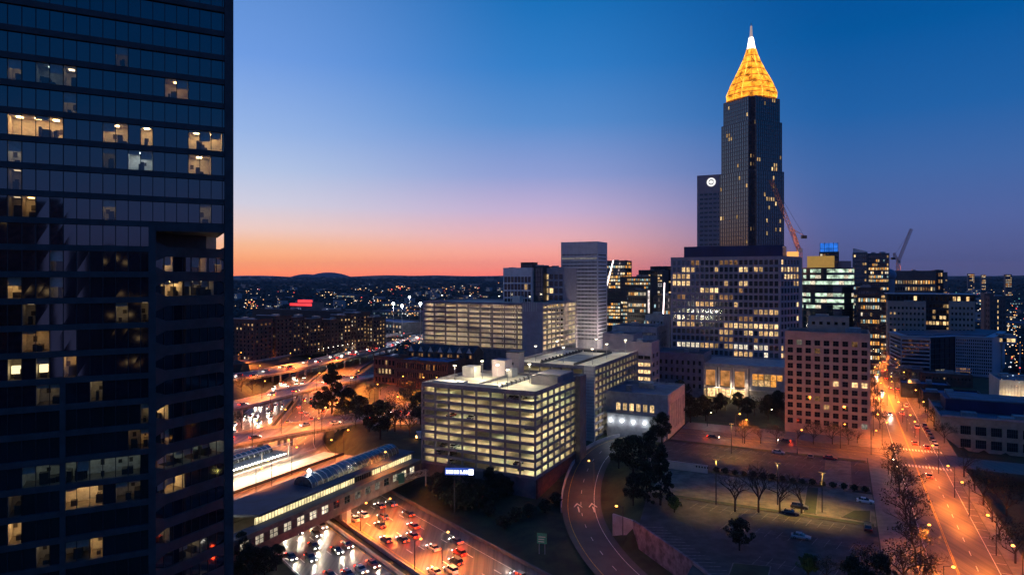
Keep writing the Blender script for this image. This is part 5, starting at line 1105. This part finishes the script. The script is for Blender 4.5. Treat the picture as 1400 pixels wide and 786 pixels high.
for side, offs in ((1, (3.5, 7.0, 10.6, 14.2, 17.8)), (-1, (-6.3, -9.9, -13.5, -17.1, -20.7))):
    for o_ in offs:
        s = RC.uniform(5, 18)
        while s < tot:
            p, d = at_len(FW, s)
            if p.y > 470: break
            n = Vector((d.y, -d.x)); q = p + n * o_; vis = (p.y < 222) or (292 < p.y < 470) or p.y > 500
            if vis:
                near = p.y < 222
                if side == 1: car((q.x, q.y, ZF + .01), d, 'car with red tail lights leaving on the ' + ('near motorway' if near else 'far motorway curve') + LN(o_), RC.choice(cols), True, RC.random() < .35, 'cars driving away on the motorway')
                else: car((q.x, q.y, ZF + .01), -d, 'car with white headlights approaching on the ' + ('near motorway' if near else 'far motorway curve') + LN(o_), RC.choice(cols), True, RC.random() < .35, 'cars coming nearer on the motorway')
            s += RC.uniform(10, 27) if near_(p) else RC.uniform(17, 40)
def traffic(pts, offs, z, name, s0, s1, dens, group):
    for o_, dr in offs:
        s = s0 + RC.uniform(0, dens)
        while s < s1:
            p, d = at_len(pts, s); n = Vector((d.y, -d.x)); q = p + n * o_; car((q.x, q.y, z), d * dr, ('car with red tail lights ' if dr > 0 else 'car with white headlights ') + name, RC.choice(cols), True, RC.random() < .3, group); s += RC.uniform(dens * .6, dens * 1.5)
traffic(V1, [(3, 1), (-3, -1)], .31, 'on the nearest orange viaduct', 60, 210, 30, 'cars on the nearest viaduct')
traffic(V2_, [(3, 1), (-3, -1)], .61, 'on the middle viaduct', 40, 220, 34, 'cars on the middle viaduct')
traffic(V3_, [(2.5, 1), (6.2, 1), (-2.5, -1), (-6.2, -1)], .81, 'on the far ramp viaduct', 20, 420, 34, 'cars on the far ramp')
traffic(AV, [(1.5, 1), (5, 1)], .03, 'driving up the avenue', 150, 700, 60, 'cars driving up the avenue')
traffic(AV, [(-3.6, -1)], .03, 'coming down the avenue', 230, 700, 55, 'cars coming down the avenue')
for i in range(7): P = ab(32.2, 296 + i * 6.4, .03); car(P, (U.x, U.y), 'parked car in the line by the kerb beyond the crossing', cols[i], False, i % 3 == 0, 'cars parked along the avenue kerb')
car(ab(27, 150, .03), (U.x, U.y), 'single car with red tail lights low on the avenue', 'grey')
car(ab(-46, 273, .05), (V.x, V.y), 'car with red tail lights on the cross street', 'dark'); car(ab(-20, 279, .05), (-V.x, -V.y), 'dark car waiting on the cross street', 'dark')
for px, py, c, suv, dr, l in ((1183, 687, 'white', False, V, 'white saloon parked by the kerb island in the middle car park'), (1095, 736, 'silver', False, V, 'silver hatchback parked in the lower car park'), (1064, 620, 'silver', False, V, 'pale car in the upper car park'), (1093, 695, 'dark', True, V, 'black off-roader beside the hedge under the bare trees'), (1081, 703, 'dark', False, V, 'low dark car just below the black off-roader'), (1187, 724, 'dark', False, U, 'dark car with glinting lamps at the right of the lower car park'), (1108, 626, 'grey', False, U, 'grey car alone beside the upper car park island'), (1135, 628, 'red', False, V, 'dull red car in the upper car park')):
    car(G(px, py) + Vector((0, 0, .05)), (dr.x, dr.y), l, c, False, suv)
for k in range(16):                                           # cars on the garage levels
    lv_ = RC.randrange(10); x = RC.uniform(3, 39); front = RC.random() < .6
    loc = M1 @ Vector((x if front else 38, 3.4 if front else RC.uniform(5, 30), 1.4 + lv_ * 2.62 + .02)); dr = U if front else V
    car(loc, (dr.x, dr.y), 'car parked at the open edge of a garage level', RC.choice(cols), False, False, 'cars parked inside the bright garage')
for k, (x, y) in enumerate(((15, 9), (24, 12), (36, 10))): car(M1 @ Vector((x, y, top1 + .02)), (U.x, U.y), ('leftmost', 'middle', 'right-hand')[k] + ' car parked on the roof of the bright garage', 'dark' if k else 'grey', False) if 0 else None
g_ = G(575, 600); tk = empty('tanker', 'pale rounded tank lorry with orange lights at the left foot of the garage', 'lorry', (g_.x, g_.y, 0), rad(-75))
m = MB(); m.tube((0, 1.5, 2.3), (0, 10.5, 2.3), 1.25, 1.25, 12, mat('tank_steel', (.4, .38, .4), .3, .6, .2, 1)); m.build('tank', tk); m = MB(); m.box(-1.2, 1.2, -1.6, 1.0, .6, 3.0, paints['white']); m.box(-1.1, 1.1, -1.65, -1.6, 1.7, 2.7, carglass); m.build('cab', tk)
m = MB(); m.box(-1.0, 1.0, -.5, 10, .5, .9, metal_d)
for y in (0, 6.5, 8, 9.4):
    for sx in (-1, 1): m.tube((sx * .8, y, .5), (sx * 1.15, y, .5), .5, .5, 10, tyre)
m.build('chassis', tk)
for sx in (-1, 1): m = MB(); m.box(sx * .8 - .25, sx * .8 + .25, -1.75, -1.6, .8, 1.2, emit('truck_lamp', (1, .35, .08), 40)); m.build('headlight', tk)
# ---------------------------------------------------------------- trees
def bare_tree(seed, h=9, lv=None):
    R_ = random.Random(seed); tk_ = MB(); tw = MB()
    def grow(p, d, ln, r, lvl):
        q = p + d * ln; mb = tk_ if lvl < 2 else tw; mb.tube(p, q, r, r * .68, 5 if lvl < 2 else 3, bark if lvl < 2 else twig, False)
        if lv and lvl >= 3:
            for _ in range(3 if lvl > 4 else 1):
                v = Vector((R_.gauss(0, .35), R_.gauss(0, .35), R_.gauss(0, .3))); c0 = q + v; a_ = Vector((R_.gauss(0, 1), R_.gauss(0, 1), R_.gauss(0, 1))).normalized(); b0 = a_.orthogonal().normalized(); c1 = a_.cross(b0); s_ = R_.uniform(.1, .24); tw.poly([c0 - b0 * s_, c0 - c1 * s_ * .6, c0 + b0 * s_, c0 + c1 * s_ * .6], R_.choice(lv))
        if lvl >= 5: return
        for k in range(R_.choice((2, 3)) if lvl > 0 else 5):
            ax = Vector((R_.uniform(-1, 1), R_.uniform(-1, 1), R_.uniform(-.2, .6))).normalized(); nd = (d * (.75 if lvl else .62) + ax * R_.uniform(.5, .85)).normalized(); nd.z = max(nd.z, -.05); nd.normalize()
            st = p + d * ln * (R_.uniform(.6, 1) if lvl else R_.uniform(.7, 1)); grow(st, nd, ln * R_.uniform(.62, .85) * (1.0 if lvl else 1.1), r * .58, lvl + 1)
    grow(Vector((0, 0, 0)), Vector((0, 0, 1)), h * .3, .2, 0); return tk_, tw
def leafy(seed, h, rx, shape, lm, nleaf=2600, size=.34):
    R_ = random.Random(seed); tk_ = MB(); cr = MB(); z0 = h * (.12 if shape == 'cone' else .28); tk_.tube((0, 0, -.3), (0, 0, z0 + h * .2), .28, .18, 7, bark)
    for k in range(6): t = R_.uniform(0, 6.28); tk_.tube((0, 0, z0 + h * .05 * k), (rx * .6 * math.cos(t), rx * .6 * math.sin(t), z0 + h * .08 * k + h * .15), .12, .04, 4, bark)
    cl = []
    for k in range(95):
        u = R_.random(); z = z0 + (h - z0) * u
        prof_ = (1 - u) ** .8 + .08 if shape == 'cone' else math.sqrt(max(.02, 1 - (2 * u - .9) ** 2)) * (.9 if u > .1 else .6)
        t = R_.uniform(0, 6.28); rr = rx * prof_ * R_.uniform(.25, 1.12); cl.append((Vector((rr * math.cos(t), rr * math.sin(t), z)), R_.uniform(.1, .24) * rx * (1.0 if shape != 'cone' else .8)))
    mats_ = lm if isinstance(lm, tuple) else (lm,)
    for k in range(nleaf):
        c, r = cl[R_.randrange(len(cl))]; v = Vector((R_.gauss(0, 1), R_.gauss(0, 1), R_.gauss(0, 1))).normalized() * r * R_.uniform(.5, 1.1); p = c + v; a = Vector((R_.gauss(0, 1), R_.gauss(0, 1), R_.gauss(0, 1))).normalized(); b_ = a.orthogonal().normalized(); c_ = a.cross(b_); s = size * R_.uniform(.6, 1.5)
        cr.poly([p - b_ * s, p - c_ * s * .6, p + b_ * s, p + c_ * s * .6], R_.choice(mats_))
    return tk_, cr
tp = {}
def tree(kind, P, s, label, group=None, name='tree', cat='tree', rz=None):
    if kind not in tp:
        if kind.startswith('bare'): a, b_ = bare_tree(int(kind[4:])); n2 = 'branches'
        elif kind == 'cone': a, b_ = leafy(3, 12, 3.6, 'cone', leaf, 6000, .22); n2 = 'crown'
        elif kind == 'round': a, b_ = leafy(4, 9, 3.9, 'round', leaf, 6500, .2); n2 = 'crown'
        elif kind == 'street': a, b_ = bare_tree(9, 9, (leaf3, leaf)); n2 = 'crown'
        elif kind == 'green': a, b_ = leafy(6, 5, 2.4, 'round', leaf2, 2200, .24); n2 = 'crown'
        elif kind == 'bush': a, b_ = leafy(7, 2.6, 1.9, 'round', leaf, 900, .26); n2 = 'crown'
        o = empty(name, 'x', cat); a.build('trunk', o); b_.build(n2, o); tp[kind] = o
    else: o = copy_tree(tp[kind]); o.name = name
    o.location = P; o.rotation_euler = (0, 0, RND.uniform(0, 6.28) if rz is None else rz); o.scale = (s, s, s * RND.uniform(.92, 1.08)); tag(o, label, cat, group)
    if not group and 'group' in o: del o['group']
    return o
def gz(px, py, z0=0):
    z = z0
    for _ in range(6): g = G(px, py, z); z = H(g.x, g.y)
    return G(px, py, z)
for k, (px, s) in enumerate(((1005, 1.45), (1037, 1.6), (1066, 1.5), (1096, 1.4))): tree('bare%d' % (1 + k % 3), G(px, 699 + k), s, ('leftmost', 'second', 'third', 'rightmost')[k] + ' of the four tall leafless trees between the car parks')
for k, (px, py, s, kd) in enumerate(((1018, 606, 1.0, 'street'), (1040, 606, .8, 'bare2'), (1062, 607, .9, 'street'), (1090, 606, .9, 'bare1'), (1112, 607, 1.0, 'street'), (1138, 607, 1.05, 'street'), (1160, 608, .9, 'street'), (1172, 606, .8, 'bare3'))): tree(kd, G(px, py), s, 'small street tree on the near kerb of the cross street', 'street trees along the cross street')
for k, (px, py, s, kd, l) in enumerate(((866, 652, 1.5, 'round', 'big dark tree mass left of the car park wall'), (846, 640, 1.1, 'round', 'dark rounded tree overhanging the ramp bend'), (888, 634, 1.15, 'round', 'dark tree behind the left end of the car park wall'), (905, 606, 1.25, 'round', 'dark round tree before the stone hall corner'), (903, 690, 1.35, 'cone', 'dark conifer left of the middle car park'), (884, 672, 1.0, 'round', 'dark tree low on the bank by the ramp'), (866, 690, .9, 'round', 'dark shrubby tree at the top of the ramp bank'), (922, 700, .8, 'green', 'green-lit bush at the head of the retaining wall'), (1011, 752, .85, 'round', 'small dark tree on the island in the lower car park'), (454, 566, 2.35, 'cone', 'tall dark conical evergreen beside the motorway curve'), (476, 570, 1.5, 'round', 'dark rounded tree right of the conical evergreen'), (492, 574, 1.2, 'round', 'lower dark tree right of the conical evergreen'), (436, 566, 1.2, 'round', 'small dark tree left of the conical evergreen'), (944, 578, 1.3, 'round', 'dark garden tree left of the pavilion steps'), (965, 575, 1.1, 'round', 'smaller dark garden tree left of the pavilion'), (1050, 574, 1.2, 'round', 'dark garden tree right of the pavilion'), (930, 560, 1.5, 'round', 'dark tree between the stone hall and the grid building'), (1064, 565, 1.2, 'round', 'dark tree close to the limestone block'), (985, 560, .9, 'round', 'low dark tree before the pavilion glass'))): tree(kd, gz(px, py), s, l)
for k, (px, py, s) in enumerate(((520, 600, 1.5), (540, 590, 1.7), (560, 596, 1.5), (575, 580, 1.5), (532, 575, 1.4), (553, 572, 1.6), (505, 590, 1.1), (568, 560, 1.6), (590, 560, 1.2))): tree(('round', 'bare2', 'street')[k % 3], G(px, py), s * 1.05, 'tall thin tree in the dark clump left of the bright garage', 'trees left of the bright garage')
for k in range(30):
    t = k / 29; P = G(598 + 138 * t, 668 + 26 * math.sin(t * 5) * .5 + (0 if k % 2 else 14), -5.5); tree('bush' if k % 3 else 'round', P, RND.uniform(1.3, 2.3) if k % 3 else .85, 'dark shrub along the foot of the bright garage', 'shrubs along the foot of the bright garage', 'shrub', 'shrub')
for k, (px, py) in enumerate(((690, 722), (705, 712), (722, 706), (745, 700), (760, 690), (668, 705), (640, 690))): tree('bush', gz(px, py, -5.5), 1.3, 'dark bush on the grass bank between garage and ramp', 'bushes on the grass bank', 'shrub', 'shrub')
for k, (px, py, s) in enumerate(((340, 800, 1.3), (362, 792, 1.1), (378, 778, .9), (330, 775, 1.3))): tree('round', G(px, py, -5), s * .7, 'dark tree in the gap under the station beside the tower', 'dark trees under the station')
RT = random.Random(3)
for k in range(13): tree(('round', 'street')[k % 3 == 2], ab(-58 + k * 4.6 + RT.uniform(-1.5, 1.5), 303 + RT.uniform(0, 34)), RT.uniform(.75, 1.15), 'dark tree in the garden between the cross street and the pavilion', 'trees in the pavilion garden')
for k, (px, py, s) in enumerate(((500, 585, 1.0), (486, 584, .9), (515, 578, 1.0), (470, 580, .9), (530, 590, 1.0), (548, 584, 1.1), (505, 545, 1.0), (520, 540, 1.0), (560, 540, 1.0), (330, 535, 1.1), (345, 538, 1.0), (360, 530, .9), (330, 585, .9))): tree('street', G(px, py), s, 'dark scrubby tree growing between the junction ramps', 'trees between the junction ramps')

for k in range(11): a, b_ = 15.2 + RT.uniform(-.8, .8), 152 + k * 11 + RT.uniform(-2, 2); tree(('street', 'bare1', 'street', 'bare2')[k % 4], ab(a, b_), RT.uniform(.95, 1.35), 'street tree in the strip on the left side of the avenue', 'trees along the left side of the avenue')
for k in range(10): a, b_ = 35.6 + RT.uniform(-.8, .8), 130 + k * 14 + RT.uniform(-2, 2); tree(('bare3', 'street', 'bare1')[k % 3], ab(a, b_), RT.uniform(1.0, 1.4), 'street tree on the right side of the avenue', 'trees along the right side of the avenue')
for k in range(14): a, b_ = 42 + RT.uniform(0, 34), 175 + RT.uniform(0, 105); P = ab(a, b_); P.z = H(P.x, P.y); tree(('round', 'street', 'bare2')[k % 3], P, RT.uniform(.9, 1.3), 'dark tree on the lawn in front of the school', 'trees on the school lawn')
for k in range(22): a = 14.8 if k % 2 else 36; b_ = 305 + k * 16; tree('street', ab(a, b_), RT.uniform(.9, 1.2), 'street tree on the far stretch of the avenue', 'trees along the far avenue')
for k, (px, py, s, kd) in enumerate(((1235, 800, 1.2, 'street'), (1205, 815, .9, 'round'), (1130, 796, .75, 'street'), (1165, 815, .85, 'round'), (1105, 788, .9, 'green'), (1185, 790, .9, 'street'))): tree(kd, G(px, py), s, ['dark leafy tree at the bottom edge beside the avenue', 'dark rounded tree at the bottom edge of the car park', 'dark tree behind the green-lit bush', 'dark tree at the bottom, second from the green bush', 'green-lit bush at the bottom edge of the picture', 'thin tree at the bottom edge, left of the sidewalk'][k])
for k in range(16): P = ab(-37 + k * 2.9, 225.4); tree('bush', P, RT.uniform(.55, .8), 'clipped dark hedge bush between the upper and middle car parks', 'hedge bushes between the car parks', 'shrub', 'shrub')
light_pt(G(1106, 800) + Vector((0, -2, 1.2)), 90, (1, .85, .2), .2); light_pt(G(922, 702) + Vector((2, -2, 3.0)), 60, (.9, .85, .2), .2)
# ---------------------------------------------------------------- cranes
def crane(label, px, Y, ybase, ycab, tip, ctr, cw=1.6):
    cm = mat('crane_steel', (.6, .24, .14), .6, .2, .2, 1); P = PD(px, Y, 0); o = empty('tower_crane', label, 'crane', P); zb, zc_ = max(0, zat(ybase, Y)), zat(ycab, Y); m = MB()
    def lattice(mb, A, B, w, r=.16):
        A = Vector(A); B = Vector(B); d = (B - A).normalized(); u = Vector((0, 1, 0)) if abs(d.y) < .9 else Vector((1, 0, 0)); r1 = d.cross(u).normalized() * w / 2; r2 = r1.cross(d).normalized() * w / 2; n = max(2, int((B - A).length / w / 1.3)); cs = [r1 + r2, r1 - r2, -r1 - r2, -r1 + r2]
        for c in cs: mb.beam(A + c, B + c, r, r, cm)
        for k in range(n):
            for i in range(4): mb.beam(A + (B - A) * k / n + cs[i], A + (B - A) * (k + 1) / n + cs[(i + 1) % 4], r * .7, r * .7, cm)
    lattice(m, (0, 0, 0), (0, 0, zc_), cw * 1.3, .26); m.build('mast', o); j = MB(); q = lambda p: (PD(p[0], Y).x - P.x, 0, zat(p[1], Y)); lattice(j, (0, 0, zc_), q(tip), cw, .24); j.build('jib', o)
    c = MB(); lattice(c, (0, 0, zc_), q(ctr[0]), cw * .8, .22); c.beam(q(ctr[0]), q(ctr[1]), .3, .3, cm); c.beam(q(ctr[1]), q(tip), .12, .12, metal_d); x, _, z = q(ctr[1]); c.box(x - 1.6, x + 1.6, -1, 1, z - 2, z, dark_w); c.build('counter_jib', o); c = MB(); c.box(-1.5, 1.2, -1.8, -.6, zc_ - 1, zc_ + 1.4, metal_g); c.build('cab', o)
    for dx in (-.4, .6): light_pt((dx, -3, zc_ - 6), 160, (1, .4, .1), .2, parent=o)
crane('large luffing crane with a long red jib in front of the spire tower', 1093, 430, 470, 343, (1054, 246), ((1083, 313), (1099, 322)), 1.9)
light_pt((PD(1078, 430).x, 412, zat(330, 430)), 9000, (1, .5, .3), .5)  # unseen light added ahead of the jib to brighten its steel
crane('smaller distant crane leaning right above the brown mid-rise', 1228, 620, 400, 358, (1246, 313), ((1222, 346), (1221, 352)), 1.8)
# ---------------------------------------------------------------- distant woods, houses and lights
def clear_of(x, y):
    a = V.x * x + V.y * y; b = U.x * x + U.y * y
    if 8 < a < 40 and b < 2600: return False
    if y < 1300 and dfw(x, y) < 44: return False
    for P in (V1, V2_, V3_, V4_):
        if y < 950 and min((Vector((x, y)) - p).length for p in P) < 20: return False
    return True
woods = MB(); RW_ = random.Random(8); fm = mat('far_foliage', (.022, .032, .03), .95, 0, .5, .05); ki = woods.mi(fm)
def clump(x, y, r, h):
    b = len(woods.v); z = H(x, y) if math.hypot(x, y) < 9000 else 40
    for k in range(5): t = k * 1.2566 + RW_.random(); q = r * RW_.uniform(.7, 1.2); woods.v.append((x + q * math.cos(t), y + q * math.sin(t), z - 1))
    for k in range(5): t = k * 1.2566 + RW_.random(); q = r * RW_.uniform(.5, .9); woods.v.append((x + q * math.cos(t), y + q * math.sin(t), z + h * RW_.uniform(.5, .8)))
    woods.v.append((x + RW_.uniform(-.3, .3) * r, y, z + h))
    for k in range(5): k2 = (k + 1) % 5; woods.f.append((b + k, b + k2, b + 5 + k2, b + 5 + k)); woods.f.append((b + 5 + k, b + 5 + k2, b + 10)); woods.m += [ki, ki]
n = 0
while n < 11000:
    y = 440 * (22 ** RW_.random()); px = RW_.uniform(-60, 1460); x = (px - CX) / F * y
    if y < 700 and 560 < px < 1390: continue
    if 690 < px < 1180 and y < 1500: continue
    if y < 640 and 300 < px < 545 and y > 470: continue
    if y < 1400 and not clear_of(x, y): continue
    sc = 1 + y / 1500; clump(x, y, RW_.uniform(3.5, 7) * sc, RW_.uniform(5, 11) * (1 + y / 6000)); n += 1
woods.build('far_woods', kind='stuff')
pts_ = MB(); RL = random.Random(4); em_ = [emit('far_light_' + n_, c, s) for n_, c, s in (('orange', (1, .4, .1), 3), ('warm', (1, .65, .32), 2.4), ('white', (1, .9, .8), 2.2), ('cool', (.7, .85, 1), 1.5), ('red', (1, .1, .08), 3), ('teal', (.3, .9, .8), 1))]
def dot(px, py, s, m):
    z = 12; Y = min(14000, (HC - z) * F / max(1.5, py - HY)); h = s * Y / F / 2; x = (px - CX) / F * Y; z += H(x, Y) if Y < 9000 else 25
    zz = min(z, zat(py, Y) + 0); pts_.box(x - h, x + h, Y - h, Y + h, zz - h, zz + h, m)
cl_ = [(340, 395, 30, 2), (365, 388, 30, 1.5), (350, 393, 26, 1), (520, 396, 55, 2), (545, 393, 30, 2), (450, 402, 14, 1.2), (410, 380, 70, 1), (590, 381, 70, 1), (490, 380, 60, .8), (500, 412, 40, 3), (345, 415, 20, 4), (560, 425, 14, 4), (640, 396, 40, 6), (660, 388, 40, 3), (625, 382, 60, 1), (560, 465, 22, 6), (575, 470, 12, 6), (1300, 392, 60, 5), (1330, 385, 60, 3), (1380, 382, 60, 2), (1340, 396, 40, 4), (1390, 470, 20, 14), (1385, 500, 16, 16), (1390, 440, 20, 10), (1310, 381, 70, 1.5), (1250, 385, 40, 3)]
for cx_, cy_, sx, sy in cl_:
    for _ in range(26): dot(RL.gauss(cx_, sx / 2), max(380.5, RL.gauss(cy_, sy)), RL.choice((.5, .6, .7, .8, 1.1)), RL.choice(em_[:2] * 3 + em_[2:5]))
for _ in range(420):
    px = RL.choice((RL.uniform(320, 690), RL.uniform(1215, 1400), RL.uniform(-60, 1460))); py = 380 + 55 * RL.random() ** 2.2; dot(px, py, RL.choice((.45, .55, .7)), RL.choice(em_ + em_[:2] * 3))
pts_.build('distant_lights', kind='stuff')
hp = []
for k in range(5):
    o = empty('low_building', 'x', 'building', group='low buildings among the distant trees'); w_, d_, h_ = ((22, 14, 7), (40, 18, 8), (16, 12, 10), (60, 26, 9), (14, 10, 14))[k]; mb = MB(); wins = []
    foot = [(0, 0), (w_, 0), (w_, d_), (0, d_)]; facade(mb, wins, foot[0], foot[1], 0, h_, dict(wall=(conc_d, brick_b, conc, conc_d, stone_g)[k], cols=max(3, w_ // 4), rows=max(1, h_ // 4), ww=.5, wh=.45, zt=1.2, lit=.25, seed=k + 40, pal=(0, 1, 3, 4)))
    for i in (1, 2, 3): facade(mb, wins, foot[i], foot[(i + 1) % 4], 0, h_, dict(wall=(conc_d, brick_b, conc, conc_d, stone_g)[k]))
    r_ = parapet_roof(mb, foot, h_, conc_d, (roof_b, roof_d, roof_b, blu, roof_d)[k]); mb.build('wall', o); r_.build('roof', o); R_ = MB()
    for w in wins:
        b = len(R_.v); R_.v += w[2].v
        for f, m in zip(w[2].f, w[2].m): R_.f.append(tuple(b + k_ for k_ in f)); R_.m.append(R_.mi(w[2].mats[m]))
    R_.build('windows', o); hp.append(o)
RH = random.Random(12); used_ = set(); n = 0
while n < 150:
    y = 640 * (4.2 ** RH.random()); px = RH.choice((RH.uniform(318, 700), RH.uniform(318, 700), RH.uniform(1215, 1420))); x = (px - CX) / F * y
    if y < 1400 and not clear_of(x, y): continue
    if px > 1215 and y < 760: continue
    k = RH.randrange(5); o = hp[k] if k not in used_ else copy_tree(hp[k]); used_.add(k); o.location = (x, y, H(x, y) - .3); o.rotation_euler = (0, 0, -GA + RH.choice((0, .4, -.3))); s = RH.uniform(.9, 1.6); o.scale = (s, s, s)
    tag(o, ('small grey', 'long brick', 'square concrete', 'wide flat', 'tall narrow grey')[k] + ' building among the distant trees ' + ('left of the finned garage' if px < 700 else 'at the right of the picture'), 'building', 'low buildings among the distant trees'); n += 1
for k in range(5):
    if k not in used_: hp[k].location = (-300, 900, 0)
for px, Y, yt, w_, l in ((1292, 1300, 372, 7, 'slim dark distant tower right of the brown mid-rise'), (1328, 2200, 374, 9, 'small pinkish tower on the right horizon'), (1379, 1800, 375, 9, 'small tower with red lights near the right edge horizon'), (1268, 1700, 374, 8, 'faint tower on the horizon behind the brown mid-rise'), (1345, 2600, 375.5, 6, 'tiny tower among the right horizon lights')):
    bld('distant_tower', l, 'tower', px - w_ / 2, px + w_ / 2, Y, yt, 20, front=dict(cols=5, rows=12, ww=.6, wh=.5, lit=.4, pal=(0, 1, 3, 5), seed=int(px)), wm=conc_d, cap=0, units=0)
for pL, wv_, dp_, h_, y_, l in ((-230, 70, 40, 98, -170, 'dark office slab behind the viewpoint, mirrored in the left part of the tower glass'), (-130, 60, 40, 84, -190, 'lower office slab behind the viewpoint, mirrored in the tower glass'), (-40, 80, 40, 104, -220, 'tall office slab behind the viewpoint, mirrored in the right part of the tower glass'), (60, 70, 40, 80, -210, 'wide office slab behind the viewpoint on its right')):
    o = empty('office_block', l, 'building', (pL, y_, 0)); solid(o, [(0, 0), (wv_, 0), (wv_, dp_), (0, dp_)], 0, h_, {2: dict(cols=20, rows=24, ww=.7, wh=.6, lit=.06, pal=(0, 2, 1), seed=int(h_), glass=g_dark)}, dark_w, roof_d, 0, 2)
HZ = MB(); HZ.box(-25000, 25000, -600, 17500, -60, 420, conc); hz = HZ.build('haze', kind='stuff'); hm = bpy.data.materials.new('haze'); hm.use_nodes = True; t = hm.node_tree; t.nodes.clear()
pv = N(t, 'ShaderNodeVolumePrincipled'); pv.inputs['Color'].default_value = (.75, .85, 1, 1); pv.inputs['Density'].default_value = HAZE; oo = N(t, 'ShaderNodeOutputMaterial'); L(t, pv.outputs[0], oo.inputs['Volume']); hz.data.materials.clear(); hz.data.materials.append(hm)
rm_props()
